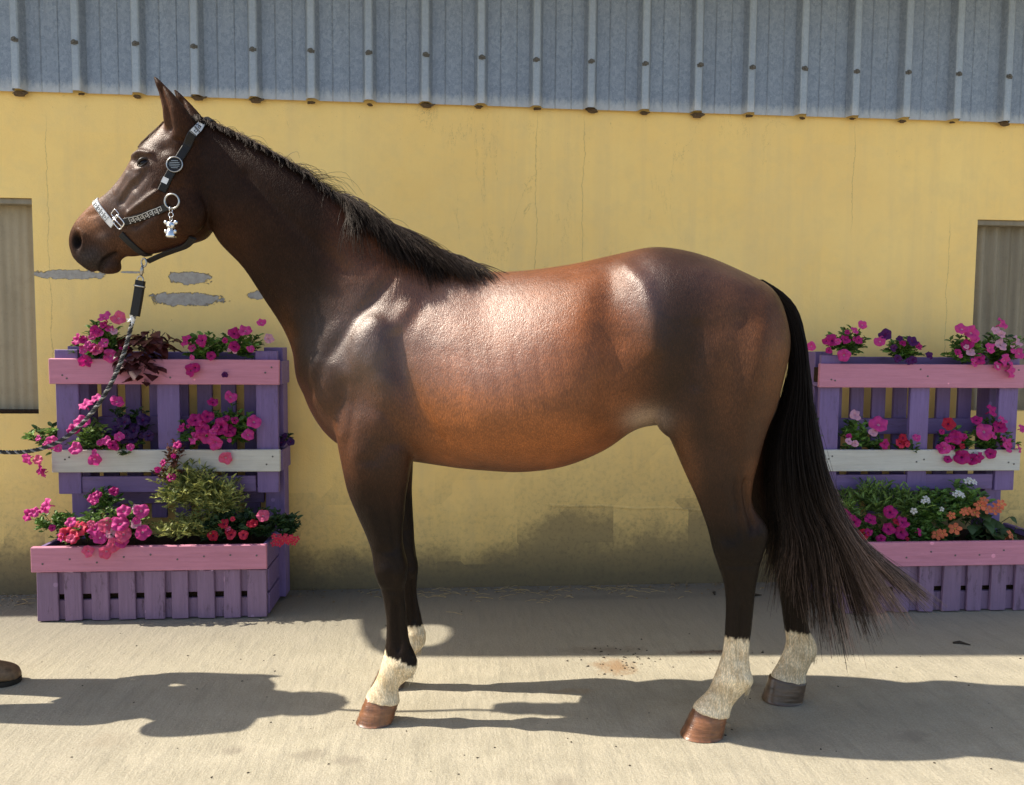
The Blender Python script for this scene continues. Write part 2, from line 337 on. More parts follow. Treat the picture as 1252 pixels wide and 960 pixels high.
# ribbed cladding, three ribs to a sheet
CZ=2.564; PER=.2864; RX0=onY(25,105,WY-.04).x-.010
prof=[(-.028,0),(-.021,.034),(.021,.034),(.028,0),(.034,.001)]   # rib
def sheet_mesh():
    P=[]
    for k in range(3):
        x0=k*PER
        P+=[(x0-.036,0),(x0-.019,.040),(x0-.013,.045),(x0+.013,.045),(x0+.019,.040),(x0+.036,0),(x0+.098,0),(x0+.102,.004),(x0+.106,0),(x0+.182,0),(x0+.186,.004),(x0+.190,0)]
    P.append((3*PER-.026,0.0))
    zsl=[CZ,CZ+.12,CZ+.3,3.33]; V=[];Fc=[]
    for z in zsl:
        for (x,d) in P: V.append((x,-d,z))
    n=len(P)
    for j in range(len(zsl)-1):
        for i in range(n-1): Fc.append((j*n+i,j*n+i+1,(j+1)*n+i+1,(j+1)*n+i))
    return mesh('cladding_sheet',V,Fc)
sm=sheet_mesh(); sm.materials.append(M['galv'])
bolt_v,bolt_f=join([tube([(0,-.050,0),(0,-.052,0)],[.013,.013],10),tube([(0,-.052,0),(0,-.060,0)],[.0065,.006],6)])
brm=bmesh.new(); boxbm(brm,-.017,.019,-.0485,-.044,-.009,.008,.002); bmm=bpy.data.meshes.new('br'); brm.to_mesh(bmm); brm.free()
bv=[v.co.copy() for v in bmm.vertices]; bf=[tuple(p.vertices) for p in bmm.polygons]
bolt_me=mesh('cladding_bolt',*join([(bolt_v,bolt_f),(bv,bf)])); bolt_me.materials.append(M['rust'])
rib=-24
for s_ in range(-8,13):
    x=RX0+s_*3*PER
    o=link('cladding_sheet',sm); o.location=(x,WY-.022-(s_%2)*.0025,random.uniform(-.003,.003)); o.rotation_euler=(0,random.uniform(-.0008,.0008),0); bpart(o)
    for k in range(3):
        if -3.2<x+k*PER<4.6:
            zb=2.83 if k!=1 else 2.83
            o=link('cladding_bolt',bolt_me); o.location=(x+k*PER+random.uniform(-.004,.004),WY-.022,2.795+random.uniform(-.004,.004)); o.rotation_euler=(0,random.uniform(-.25,.25),0); bpart(o)
def clump(seed,r):
    bm=bmesh.new(); bmesh.ops.create_icosphere(bm,subdivisions=2,radius=r); rr=random.Random(seed)
    for v in bm.verts: v.co*=rr.uniform(.55,1.25); v.co.z*=.6
    me=bpy.data.meshes.new('mud_clump'); bm.to_mesh(me); bm.free(); me.materials.append(M['mud']); return me
cl=[clump(i,.02) for i in range(4)]
for i in range(-8,20):
    o=link('mud_clump',cl[i%4]); s_=random.choice([.7,.9,1.1,1.5]); o.scale=(s_*1.2,.6,s_*.8); o.location=(RX0+i*PER+random.uniform(-.012,.012),WY-.025,CZ-.004-random.uniform(0,.01)); bpart(o)
# roof, and an unseen canopy added to shade the strip along the wall
V,Fc=[],[]
RZ=3.33
V=[(-9.2,WY-.06,RZ),(10.2,WY-.06,RZ),(10.2,12,RZ+1.6),(-9.2,12,RZ+1.6)]; V+=[(x,y,z+.05) for x,y,z in V]
bpart(obj('roof',V,[(0,1,2,3),(4,7,6,5),(0,4,5,1),(1,5,6,2),(2,6,7,3),(3,7,4,0)],M['steel']))
ctan=1/math.tan(SUN_EL); 
def under(px,py,z):
    "roof-level point whose sun shadow lands on the ground at pixel"
    g=ground(px,py); return Vector((g.x-z*ctan*math.cos(SUN_AZ),g.y+z*ctan*math.sin(SUN_AZ),z))
CN=3.38
edge=[under(*p,CN) for p in ((437,745),(441,775),(452,792),(470,801),(500,803),(519.0,803),(519.0,790),(490,789),(474,786),(464,779),(463,770),(474,765),(500,764),(538,764),(549,768),(550,776),(541,785),(530,789),(520.2,790),(520.2,803),(560,803.3),(600,803.5),(900,802),(1245,802))]  # canopy outline and hole shaped so shade edge and sunspot land in place
yb=WY-.02
V=[(e.x,e.y,CN) for e in edge]; V+=[(V[0][0],yb,CN),]; 
pts=[(v[0],v[1]) for v in V[:-1]]+[(10.0,V[-2][1]),(10.0,yb),(V[0][0],yb)]
bm=bmesh.new(); lo=[bm.verts.new((x,y,CN)) for x,y in pts]; f=bm.faces.new(lo); ex=bmesh.ops.extrude_face_region(bm,geom=[f]); 
for g_ in ex['geom']:
    if isinstance(g_,bmesh.types.BMVert): g_.co.z+=.03
bmesh.ops.recalc_face_normals(bm,faces=bm.faces); me=bpy.data.meshes.new('shade_canopy'); bm.to_mesh(me); bm.free(); bpart(link('shade_canopy',me,None,M['under']))
# litter along the wall foot
V=[];Fc=[]
for i in range(900):
    x=random.uniform(-2.8,3.6); y=WY-.005-abs(random.gauss(0,.09)); s_=random.uniform(.004,.013); a=random.uniform(0,6.28)
    k=len(V); dx,dy=math.cos(a)*s_,math.sin(a)*s_; z=random.uniform(.001,.012)
    V+=[(x-dx,y-dy,z),(x+dy*.5,y-dx*.5,z+.004),(x+dx,y+dy,z+.002),(x-dy*.4,y+dx*.4,z-.001)]; Fc.append((k,k+1,k+2,k+3))
lit=obj('leaf_litter',V,Fc,M['debris']); tag(lit,'dry leaf scraps and grit gathered along the foot of the yellow wall','litter',kind='stuff')
V=[];Fc=[]
for i in range(140):
    x=random.choice([random.uniform(-.2,1.0),random.uniform(-2.8,3.4)]); y=WY-.02-abs(random.gauss(0,.12)); L=random.uniform(.02,.09); a=random.gauss(0,.5)
    v,f_=tube([(x,y,.004),(x+L/2*math.cos(a),y+L/2*math.sin(a),.008),(x+L*math.cos(a),y+L*math.sin(a),.003)],.0011,3); k=len(V); V+=v; Fc+=[tuple(t+k for t in z) for z in f_]
tag(obj('straw',V,Fc,M['straw']),'thin straws lying on the concrete beside the wall foot','straw',kind='stuff')
V=[];Fc=[]
for i in range(170):
    if i<60: g_=ground(random.gauss(755,30),random.gauss(808,10))
    elif i<80: g_=ground(random.gauss(895,25),random.gauss(797,2))
    else: g_=ground(random.uniform(0,1250),random.uniform(735,955))
    s_=random.uniform(.002,.0055) if i>=80 else random.uniform(.002,.007); v=[(g_.x+s_*random.uniform(.5,1.5)*math.cos(t),g_.y+s_*random.uniform(.5,1.5)*math.sin(t),.0005) for t in (0,1.2,2.5,3.9,5.1)]+[(g_.x,g_.y,s_*.7)]
    k=len(V); V+=v; Fc+=[(k+j,k+(j+1)%5,k+5) for j in range(5)]
tag(obj('grit',V,Fc,M['darkbit']),'small dark crumbs and pebbles scattered over the concrete yard','grit',kind='stuff')
def twig(px,py,L,a,label):
    g_=ground(px,py); v,f_=tube([(0,0,.004),(L*.4,L*.1,.009),(L,-.01*L,.004)],[.004,.007,.002],5)
    v2,f2=tube([(L*.3,.0,.006),(L*.55,L*.3,.008)],[.004,.001],5)
    o=obj('twig',*join([(v,f_),(v2,f2)]),M['darkbit']); o.location=(g_.x,g_.y,0); o.rotation_euler=(0,0,a); tag(o,label,'twig')
twig(1165,787,.07,-.4,'dark broken twig on the shaded concrete at the right')
twig(920,730,.06,.3,'small dark twig near the wall foot behind the hind legs'); twig(874,728,.05,1.2,'dark scrap by the wall foot just left of the near hind leg')
# ================================================================ PALLET PLANTERS
def board(name,x0,x1,y0,y1,z0,z1,m,parent,jit=.0015): return box(name,x0,x1,y0,y1,z0,z1,M[m],parent,bev=.0025,jit=jit)
nail_me=None
def nails(parent,pts):
    global nail_me
    if nail_me is None:
        nail_me=mesh('nail',*tube([(0,0,0),(0,-.002,0)],.0045,8)); nail_me.materials.append(M['rust'])
    for p in pts:
        o=link('nail',nail_me,parent); o.location=p
def planter(label,XL,XR,FY,bx0,bx1,bFY,right):
    """upright pallet with two trough boards over a slatted box; local x along the wall"""
    root=empty('pallet_planter',((XL+XR)/2,FY,0)); tag(root,label,'planter','painted pallet planters against the wall'); L=lambda x:x-(XL+XR)/2
    W=XR-XL; back=.22; zt,zt2=1.245,1.125; 
    zTop=(1.120,1.242); zMid=(.690,.800); zBox=(.245,.365)
    # stiles
    for i,x in enumerate((XL+.005,(XL+XR)/2-.053,XR-.112)):
        board('stile',L(x),L(x)+.105,.024,.048,.58,1.285 if i!=1 else 1.18,'purple',root)
    # back posts and back slats
    for x in (XL-.0,XR-.115): board('post',L(x)+.02,L(x)+.115,.12,back,.02,1.30,'purple',root)
    n=7
    for i in range(n):
        x=XL+.14+i*(W-.28-.075)/(n-1); board('back_slat',L(x),L(x)+.075,back-.022,back-.002,.42,1.275,'purple',root)
    for z in (.50,.86,1.19): board('back_rail',L(XL)+.136,L(XR)-.115,back-.05,back-.0225,z,z+.085,'purpleh',root)
    # troughs
    for (z0,z1,m) in ((*zTop,'pink'),(*zMid,'white')):
        tb=board('front_board',L(XL)-.012,L(XR)+.006,0,.022,z0,z1,m,root)
        board('trough_base',L(XL)+.002,L(XR)-.003,.05,.118,z0+.004,z0+.022,'purpleh',root)
        board('trough_soil',L(XL)+.012,L(XR)-.012,.05,.116,z0+.023,z1-.02,'soil',root)
        board('trough_end',L(XR)-.0065+.003,L(XR)+.012,.024,back-.002,z0+.0,z1-.008,'purpleh',root)
        nails(tb,[(L(x),0,(z0+z1)/2+dz) for x in (XL+.05,XL+.07,(XL+XR)/2-.02,(XL+XR)/2+.02,XR-.06,XR-.03) for dz in (random.uniform(-.04,.04),)])
    board('lower_rail',L(XL)+.11,L(XR)-.12,.03,.052,.585,.665,'purpleh',root)
    # box
    bf=bFY-FY; pb=board('front_board',L(bx0)-.012,L(bx1),bf-.020,bf+.002,*zBox,'pink',root)
    board('side_board',L(bx1)-.022,L(bx1),bf+.003,back-.03,*zBox,'pink' if 0 else 'purpleh',root)
    board('side_board',L(bx1)-.022,L(bx1),bf+.028,back-.03,.012,.115,'purpleh',root)
    board('side_board',L(bx1)-.022,L(bx1),bf+.028,back-.03,.125,.235,'purpleh',root)
    board('side_board',L(bx0)-.0,L(bx0)+.022,bf+.003,back-.03,.012,.355,'purpleh',root)
    n=9; pitch=(bx1-bx0-.085)/(n-1)
    for i in range(n):
        w=.078 if i not in (0,4,8) else .092
        x=bx0+i*pitch*1.0-(0 if i<8 else .012); board('slat',L(x),L(x)+w,bf,bf+.018,.004,.240,'purpleworn',root,jit=.003)
    board('inner_rail',L(bx0)+.03,L(bx1)-.03,bf+.020,bf+.040,.004,.100,'purpleworn',root); board('inner_rail',L(bx0)+.03,L(bx1)-.03,bf+.020,bf+.040,.128,.240,'purpleworn',root)
    board('box_soil',L(bx0)+.025,L(bx1)-.025,bf+.045,back-.035,.05,.335,'soil',root)
    nails(pb,[(L(bx0)+i*pitch+.04,bf-.020,.305+random.uniform(-.02,.02)) for i in range(n)])
    return root
FY=3.87; bY=3.735
aL=onY(66,555,FY).x; aR=onY(341,560,FY).x; planter('purple pallet planter with pink and white boards standing left of the horse',aL,aR,FY,onY(44,690,bY).x,onY(327,690,bY).x,bY,False)
FY2=3.80; bY2=3.63
cL=onY(1001,570,FY2).x; cR=onY(1246,570,FY2).x; planter('purple pallet planter with pink and white boards behind the horse tail',cL,cR,FY2,onY(1064,690,bY2).x-.12,onY(1064,690,bY2).x+.98,bY2,True)
# ================================================================ PLANTS
FC=dict(hot=(.80,.07,.36),mag=(.56,.015,.22),pale=(.85,.45,.60),red=(.55,.012,.05),dark=(.10,.01,.13),deep=(.05,.012,.10),coral=(.90,.24,.11),white=(.85,.85,.82),salm=(.88,.14,.30),bloom=(.78,.04,.10))
PM={k:m_petal(k+'_petal',v) for k,v in FC.items()}; throat=m_petal('throat',(.85,.42,.58)); tdark=m_petal('dark_throat',(.18,.01,.12)); yel=m_petal('yellow_eye',(.8,.6,.1))
LF=dict(green=m_leaf('green_leaf',(.025,.060,.013),(.14,.27,.045)),dk=m_leaf('dark_leaf',(.012,.032,.012),(.05,.10,.03)),varieg=m_leaf('variegated_leaf',(.05,.09,.02),(.50,.50,.15)),maroon=m_leaf('maroon_leaf',(.022,.008,.008),(.10,.022,.022),.15),bronze=m_leaf('bronze_leaf',(.05,.03,.012),(.26,.09,.06)),fresh=m_leaf('fresh_leaf',(.035,.07,.015),(.20,.32,.07)))
def petunia_mesh(ck,seed,kind='petunia'):
    rr=random.Random(seed); V=[];Fc=[];mi=[]
    if kind=='petunia':
        N=25; rings=[(.0,-.5),(.16,-.22),(.42,.0),(.75,.06),(1.0,-.02)]
        V.append((0,0,-.55))
        for r_,z_ in rings[1:]:
            for i in range(N):
                t=2*math.pi*i/N; lob=1-.13*(1-abs(math.cos(2.5*t)))**1.2*(r_>.7); rad=r_*lob*(1+.05*math.sin(3*t+seed))
                V.append((rad*math.cos(t),rad*math.sin(t),z_+(.16*math.sin(5*t+seed)+.10*math.sin(2*t+seed*2)+rr.uniform(-.07,.07))*(r_>.6)-.12*(r_>.9)*(rr.random()<.25)))
        for i in range(N): Fc.append((0,1+i,1+(i+1)%N)); mi.append(1)
        for k in range(3):
            for i in range(N):
                a=1+k*N; Fc.append((a+i,a+N+i,a+N+(i+1)%N,a+(i+1)%N)); mi.append(0)
        v,f=tube([(0,0,-.5),(.05,.02,-1.1)],[.12,.07],6); k=len(V); V+=[tuple(x) for x in v]; Fc+=[tuple(j+k for j in q_) for q_ in f]; mi+=[0]*len(f)
    else:   # small five petals
        for p in range(5):
            t=2*math.pi*p/5; c,s_=math.cos(t),math.sin(t); k=len(V)
            for (a,b_,z_) in ((.08,0,0),(.55,.36,.08),(.95,.24,.0),(1.0,0,-.05),(.95,-.24,.0),(.55,-.36,.08)): V.append((a*c-b_*s_,a*s_+b_*c,z_+rr.uniform(-.05,.05)))
            Fc.append(tuple(range(k,k+6))); mi.append(0)
        v,f=tube([(0,0,-.1),(0,0,.08)],.1,5); k=len(V); V+=[tuple(x) for x in v]; Fc+=[tuple(j+k for j in q_) for q_ in f]; mi+=[1]*len(f)
    me=mesh('flower',V,Fc,kind=='petunia'); me.materials.append(PM[ck]); me.materials.append(throat if ck in('hot','pale','salm') else (yel if kind!='petunia' else tdark)); me.polygons.foreach_set('material_index',mi); return me
FM={}
def flower_me(ck,kind):
    k=(ck,kind)
    if k not in FM: FM[k]=[petunia_mesh(ck,i,kind) for i in range(3)]
    return random.choice(FM[k])
def leaf_cloud(blobs,n,size,asp=.5,origin=Vector(),curl=.25,up=.3,stems=True,fine=False):
    """blobs: (centre, rx, ry, rz); leaves cluster along short stems inside the blobs"""
    V=[];Fc=[];T=[];tot=sum(b_[1]*b_[3] for b_ in blobs)
    for (c,rx,ry,rz) in blobs:
        m=int(n*2.1*rx*rz/tot); ns=max(4,m//9)
        for s_ in range(ns):
            d=Vector((random.gauss(0,1),random.gauss(0,1),random.gauss(0,1)+.25)).normalized(); rr=random.uniform(.55,1.12)
            tip=c+Vector((d.x*rx*rr,d.y*ry*rr,d.z*rz*rr)); base=c+Vector((d.x*rx*.15,d.y*ry*.15,-rz*.55)); mid=(base+tip)/2+Vector((0,0,rz*.18)); tint=random.uniform(0,1)
            if stems:
                v,f=tube([base-origin,mid-origin,tip-origin],.0014,3); k=len(V); V+=v; Fc+=[tuple(j+k for j in q_) for q_ in f]; T+=[.35]*len(v)
            for j in range(9):
                t=1-random.random()**1.6*.85; P=base*(1-t)**2+mid*2*t*(1-t)+tip*t*t
                a=random.uniform(0,6.28); dr=Vector((math.cos(a),math.sin(a)*.9-.25,random.uniform(-.3,.6)+up)).normalized()+(tip-base).normalized()*.4; dr.normalize()
                nr=Vector((random.gauss(0,.5),random.gauss(0,.5)-.5,1)).normalized(); sd_=dr.cross(nr).normalized(); nr=sd_.cross(dr)
                L=size*random.uniform(.6,1.25); w=L*asp*.5; k=len(V); P=P-origin
                V+=[P,P+dr*L*.38+sd_*w+nr*w*.35,P+dr*L*.8+sd_*w*.65+nr*w*.15-nr*L*curl*.3,P+dr*L-nr*L*curl,P+dr*L*.8-sd_*w*.65+nr*w*.15-nr*L*curl*.3,P+dr*L*.38-sd_*w+nr*w*.35,P+dr*L*.45]
                Fc+=[(k,k+1,k+6),(k+1,k+2,k+6),(k+2,k+3,k+6),(k+3,k+4,k+6),(k+4,k+5,k+6),(k+5,k,k+6)]; tt=min(1,max(0,tint*.6+random.uniform(-.15,.45))); T+=[tt]*7
    me=mesh('foliage',V,Fc); at=me.attributes.new('tint','FLOAT','POINT'); at.data.foreach_set('value',T); return me
leafme={}
def plant(name,label,cat,Y,blobs,leaf,n,size,flowers=(),fsize=.034,asp=.5,kind='petunia',group=None,dy=.07,bigleaves=False,up=.3,dome=True):
    P0=onY(blobs[0][0],blobs[0][1],Y); root=empty(name,(P0.x,P0.y,P0.z-.06)); tag(root,label,cat,group); B=[]
    for b_ in blobs:
        c=onY(b_[0],b_[1],Y if len(b_)<5 else b_[4]); k=Y/FPX; B.append((c,b_[2]*k,dy,b_[3]*k))
    if bigleaves:
        key=leaf
        if key not in leafme:
            L=1.0; Vv=[];Ff=[]
            prof_=[(0,.02),(.15,.28),(.35,.42),(.55,.40),(.75,.27),(.9,.12),(1,0)]
            for t,w in prof_: z=.16*t-.30*t*t; Vv+=[(t,-w*(1+.12*math.sin(t*40)),z+w*.22),(t,0,z),(t,w*(1+.12*math.cos(t*37)),z+w*.22)]
            for i in range(len(prof_)-1):
                for j in range(2): a=i*3+j; Ff.append((a,a+3,a+4,a+1))
            me=mesh('leaf',Vv,Ff,True); me.materials.append(LF[leaf]); at=me.attributes.new('tint','FLOAT','POINT'); at.data.foreach_set('value',[.75 if i%3==1 else .35+.3*((i*7)%5)/5 for i in range(len(Vv))]); leafme[key]=me
        stV=[];stF=[]
        for i in range(n):
            c,rx,ry,rz=random.choice(B); d=Vector((random.gauss(0,1),random.gauss(0,1)-.5,random.gauss(0,1))).normalized(); rr=random.uniform(.3,1.0); p=c+Vector((d.x*rx*rr,d.y*ry*rr,d.z*rz*rr))
            o=link('leaf',leafme[key],root); o.location=p-root.location; s_=size*random.uniform(.65,1.2); o.scale=(s_,s_,s_); yaw=math.atan2(d.y,d.x)+random.uniform(-.6,.6); o.rotation_euler=(random.uniform(-.6,.6),random.uniform(-.1,.9),yaw)
            b0=c-Vector((0,0,rz*.7)); v,f=tube([b0-root.location,(b0+p)/2-root.location+Vector((0,0,.01)),p-root.location],.0018,4); k=len(stV); stV+=v; stF+=[tuple(j+k for j in q_) for q_ in f]
        so_=obj('stems',stV,stF,LF[leaf],root)
    else:
        me=leaf_cloud(B,n,size,asp,origin=root.location,up=up); me.materials.append(LF[leaf]); tag(link('foliage',me,root),kind='stuff')
    fl2=list(flowers)
    if kind=='petunia' and flowers:
        for i in range(int(len(flowers)*.9)):
            f0=random.choice(flowers); b_=random.choice(blobs); a_=random.uniform(0,6.28); rr_=random.uniform(.2,1.05)
            fl2.append((b_[0]+b_[2]*rr_*math.cos(a_),b_[1]+b_[3]*rr_*math.sin(a_),f0[2] if len(f0)>2 else 'hot',random.uniform(.35,.8)))
    for fl in fl2:
        px,py=fl[0],fl[1]; ck=fl[2] if len(fl)>2 else 'hot'; fs=fsize*.98*(fl[3] if len(fl)>3 else 1)*random.uniform(.88,1.1)
        p=onY(px,py,Y-dy-random.uniform(.0,.02)); o=link('flower',flower_me(ck,kind),root); o.location=p-root.location; o.scale=(fs,fs,fs)
        cz=sum(b_[0].z for b_ in B)/len(B); cx=sum(b_[0].x for b_ in B)/len(B)
        nv=Vector(((p.x-cx)*3+random.uniform(-.5,.5),-1.0,(p.z-cz)*3+.35+random.uniform(-.4,.4))).normalized(); o.rotation_euler=nv.to_track_quat('Z','Y').to_euler()
        o.rotation_euler.rotate_axis('Z',random.uniform(0,6.28))
    return root
z7=lambda u,v,*r:(u/2.285,360+v/2.285,*r); z8=lambda u,v,*r:(940+u/2.285,360+v/2.285,*r)
YT=3.93; YB=3.84
plant('petunia_plant','pink petunia in the top trough of the left planter, under the horse muzzle','petunia',YT,[z7(285,140,30,26)],'green',300,.034,[z7(*a) for a in ((290,62,'hot'),(330,65,'salm'),(213,125,'mag'),(270,155,'salm'),(308,172,'hot'),(238,187,'mag'),(318,103,'pale',.6),(265,100,'mag',.7),(290,135,'hot',.7),(245,140,'hot',.6))])
plant('foliage_plant','dark maroon leafy plant hanging over the pink board of the left planter','plant',YT-.03,[z7(415,135,28,18),z7(395,195,26,26)],'maroon',120,.066,bigleaves=True,dy=.08)
plant('petunia_plant','petunia with magenta trumpets in the top right corner of the left planter','petunia',YT,[z7(570,160,24,22),z7(670,145,26,18)],'green',420,.034,[z7(*a) for a in ((517,130,'mag'),(563,127,'mag'),(530,213,'mag',1.1),(655,108,'mag'),(685,100,'hot'),(730,78,'hot',.8),(752,123,'pale',.8),(655,145,'mag',.8),(545,205,'mag',.8),(628,225,'dark',.5))])
plant('petunia_plant','hot pink petunia trailing over the left end of the white board on the left planter','petunia',YT-.02,[z7(130,405,20,16),z7(270,405,32,20),z7(350,425,20,12)],'fresh',420,.032,[z7(*a) for a in ((237,307,'hot'),(268,290,'hot',.8),(327,298,'hot',1.1),(228,355,'hot',1.1),(145,412,'hot'),(210,430,'hot',1.1),(75,460,'hot'),(110,488,'mag',.9),(265,462,'hot',.9),(205,375,'mag'),(105,462,'salm',.8),(140,420,'hot',.8),(120,500,'hot',.7))])
plant('petunia_plant','nearly black purple petunia in the middle trough of the left planter','petunia',YT+.02,[z7(360,372,24,24)],'dk',220,.03,[z7(*a) for a in ((345,355,'deep',1.2),(330,380,'deep',1.1),(370,380,'deep',1.2),(400,350,'deep'),(350,400,'deep'),(415,395,'deep',.8))])
plant('petunia_plant','magenta petunia mounded over the white board at the right of the left planter','petunia',YT-.01,[z7(560,390,26,20),z7(650,370,26,24)],'green',420,.033,[z7(*a) for a in ((645,285,'hot',1.1),(545,350,'mag'),(580,340,'mag'),(615,370,'mag',1.2),(575,395,'hot',1.2),(600,415,'hot',1.1),(710,355,'hot'),(693,392,'hot'),(630,458,'salm',1.1),(540,402,'hot',.9),(595,300,'mag',.8),(565,375,'mag'),(640,380,'mag',1.1))])
plant('petunia_plant','tiny dark petunia poking out past the right end of the white board','petunia',4.02,[z7(795,405,8,8)],'dk',60,.022,[z7(812,412,'deep',.6),z7(795,395,'deep',.5)])
plant('petunia_plant','small pink petunia sprawling out of the left end of the left planter box','petunia',YB,[z7(150,635,28,16),z7(290,580,22,16)],'green',330,.026,[z7(*a) for a in ((75,617,'mag'),(130,590,'hot'),(260,572,'hot',.8),(95,608,'hot',.8),(118,600,'mag',.7))])
plant('petunia_plant','bright pink sunlit petunia spilling over the lower pink board of the left planter','petunia',YB-.06,[z7(240,650,26,14),z7(330,640,40,22),z7(200,672,26,8)],'fresh',560,.03,[z7(*a) for a in ((187,668,'bloom',1.15),(220,655,'bloom',1.2),(265,655,'hot'),(298,645,'salm',1.2),(335,640,'hot',1.2),(345,670,'salm',1.1),(345,605,'hot'),(395,605,'hot'),(400,665,'hot',1.1),(245,718,'salm'),(320,700,'salm',1.1),(298,720,'salm'),(340,690,'hot',1.1),(310,668,'pale',.8),(380,640,'pale',.7),(280,680,'hot'))])
plant('variegated_shrub','yellow green variegated shrub rising from the middle of the left planter box','shrub',YB+.0,[z7(520,540,36,30),z7(610,570,34,28),z7(540,650,50,16)],'varieg',1700,.034,asp=.26,dy=.12,up=.5)
plant('trailing_plant','thin plant with rosy new leaves standing in front of the white board middle','plant',YB-.02,[z7(490,445,12,18),z7(470,500,16,16)],'bronze',170,.026,[z7(*a) for a in ((495,420,'mag',.7),(440,490,'mag',.5),(455,470,'mag',.5))],asp=.4,dy=.05)
plant('bedding_plant','dark leafed plant with crimson flowers at the right of the left planter box','flower',YB-.01,[z7(620,660,28,14),z7(640,640,26,18),z7(730,645,36,20)],'dk',620,.032,[z7(*a) for a in ((645,670,'bloom',.9),(680,672,'bloom',.8),(595,675,'red',.8),(735,618,'salm',.9),(625,640,'red',.7),(700,640,'red',.7))])
plant('geranium','flat red geranium head leaning over the right corner of the left planter box','geranium',YB-.0,[z7(800,650,16,14)],'dk',120,.034,[z7(765+8*i%72,675+((i*13)%24),'bloom',.62) for i in range(16)],kind='small',fsize=.026)
plant('petunia_plant','rosy petunia at the left end of the top pink board behind the horse tail','petunia',YT-.07,[z8(225,140,26,18)],'green',300,.03,[z8(*a) for a in ((210,170,'hot',1.1),(262,85,'hot',.8),(118,145,'hot',.8),(178,128,'mag'),(215,125,'mag',.9),(240,100,'hot',.7),(160,130,'mag',.6))])
plant('petunia_plant','small petunia with wine red trumpets in the middle of the right top trough','petunia',YT-.07,[z8(370,155,24,15)],'green',280,.028,[z8(*a) for a in ((310,130,'hot'),(325,112,'dark',.9),(403,130,'dark',.9),(420,145,'mag',.7),(449,170,'dark',.7),(350,150,'dark',.6))])
plant('petunia_plant','large pink and white petunia spilling over the right end of the top pink board','petunia',YT-.08,[z8(545,160,26,20),z8(650,160,30,26)],'green',520,.032,[z8(*a) for a in ((540,95,'hot'),(568,107,'hot',1.2),(653,80,'hot'),(650,140,'pale'),(662,185,'hot',1.1),(678,212,'hot',1.2),(702,165,'hot'),(697,130,'pale'),(590,180,'mag',.9),(635,100,'pale',.7),(555,140,'mag',.9),(620,150,'hot',.9),(640,200,'hot',.8))])
plant('petunia_plant','petunia with one pale and one pink bloom above the right planter white board','petunia',YT-.07,[z8(240,390,20,24),z8(290,420,16,14)],'green',260,.03,[z8(*a) for a in ((243,337,'pale'),(308,362,'hot',1.3),(292,385,'pale',.8),(325,418,'mag',.8))])
plant('bedding_plant','little red flowered plant at the centre of the right planter white board','flower',YT-.07,[z8(390,430,16,14)],'green',180,.028,[z8(*a) for a in ((368,415,'bloom',1),(413,400,'hot',.7),(375,400,'red',.7))])
plant('petunia_plant','mass of magenta petunias over the right end of the right planter white board','petunia',YT-.07,[z8(520,420,24,24),z8(620,410,30,26)],'green',480,.032,[z8(*a) for a in ((503,362,'red'),(523,400,'mag',1.2),(490,430,'hot',.9),(604,383,'hot',1.3),(540,455,'mag',1.2),(568,460,'mag',1.1),(590,455,'mag'),(645,370,'mag',1.1),(670,422,'hot',1.2),(625,325,'mag',1.1),(708,375,'hot',.8),(700,430,'hot',.8),(580,350,'mag',.9),(655,350,'hot',.9),(620,445,'mag',.8))])
plant('fern_plant','feathery green plant in the right planter box beside the horse tail','plant',YB-.08,[z8(300,575,34,26),z8(220,600,20,24),z8(380,580,26,20)],'fresh',620,.044,asp=.2,dy=.1,up=.6)
plant('petunia_plant','crimson petunia low in the right planter box next to the horse tail','petunia',YB-.1,[z8(240,660,28,24),z8(340,690,38,24),z8(300,720,24,14)],'green',640,.03,[z8(*a) for a in ((205,610,'mag',.9),(238,635,'mag',1.1),(285,628,'mag',.9),(340,608,'mag',1),(335,655,'mag',1),(375,635,'mag',1.1),(372,665,'mag'),(340,735,'red'),(362,728,'red'),(262,672,'red',.9),(358,712,'red',.8))])
plant('white_flower_plant','leafy plant dotted with small white flowers in the right planter box','flower',YB-.09,[z8(450,600,36,26),z8(540,580,30,26),z8(440,665,40,18)],'green',900,.034,[z8(*a) for a in ((440,570,'white'),(432,578,'white',.8),(446,578,'white',.7),(530,555,'white',1.2),(520,560,'white'),(540,560,'white'),(405,605,'white'),(483,600,'white',.8),(565,520,'white',1.2),(575,524,'white'),(555,522,'white'),(420,705,'white',.6),(600,712,'white',.6))],kind='small',fsize=.018)
plant('begonia','begonia with coral orange blooms and large dark leaves at the right planter end','begonia',YB-.10,[z8(600,640,36,28),z8(560,705,34,16),z8(650,690,30,24)],'dk',130,.07,[z8(*a) for a in ((590,590,'coral'),(575,610,'coral'),(610,600,'coral'),(640,595,'coral'),(520,655,'coral',1.1),(470,672,'coral'),(485,668,'coral',.8),(510,618,'coral',.7),(665,690,'coral',1.1),(690,700,'coral'),(535,718,'coral',1.1),(590,738,'coral',1.1),(578,742,'coral'),(705,715,'coral',1.2),(555,605,'coral',.8),(650,585,'coral',.8),(602,575,'coral',.8),(675,672,'coral'),(630,605,'coral',.8),(545,608,'coral',.7))],kind='small',fsize=.03,bigleaves=True)
plant('petunia_plant','sprig of green petunia peeping out between tail and right planter','petunia',YT-.05,[z8(120,380,8,22)],'green',110,.026,[])
VOX=0.0055
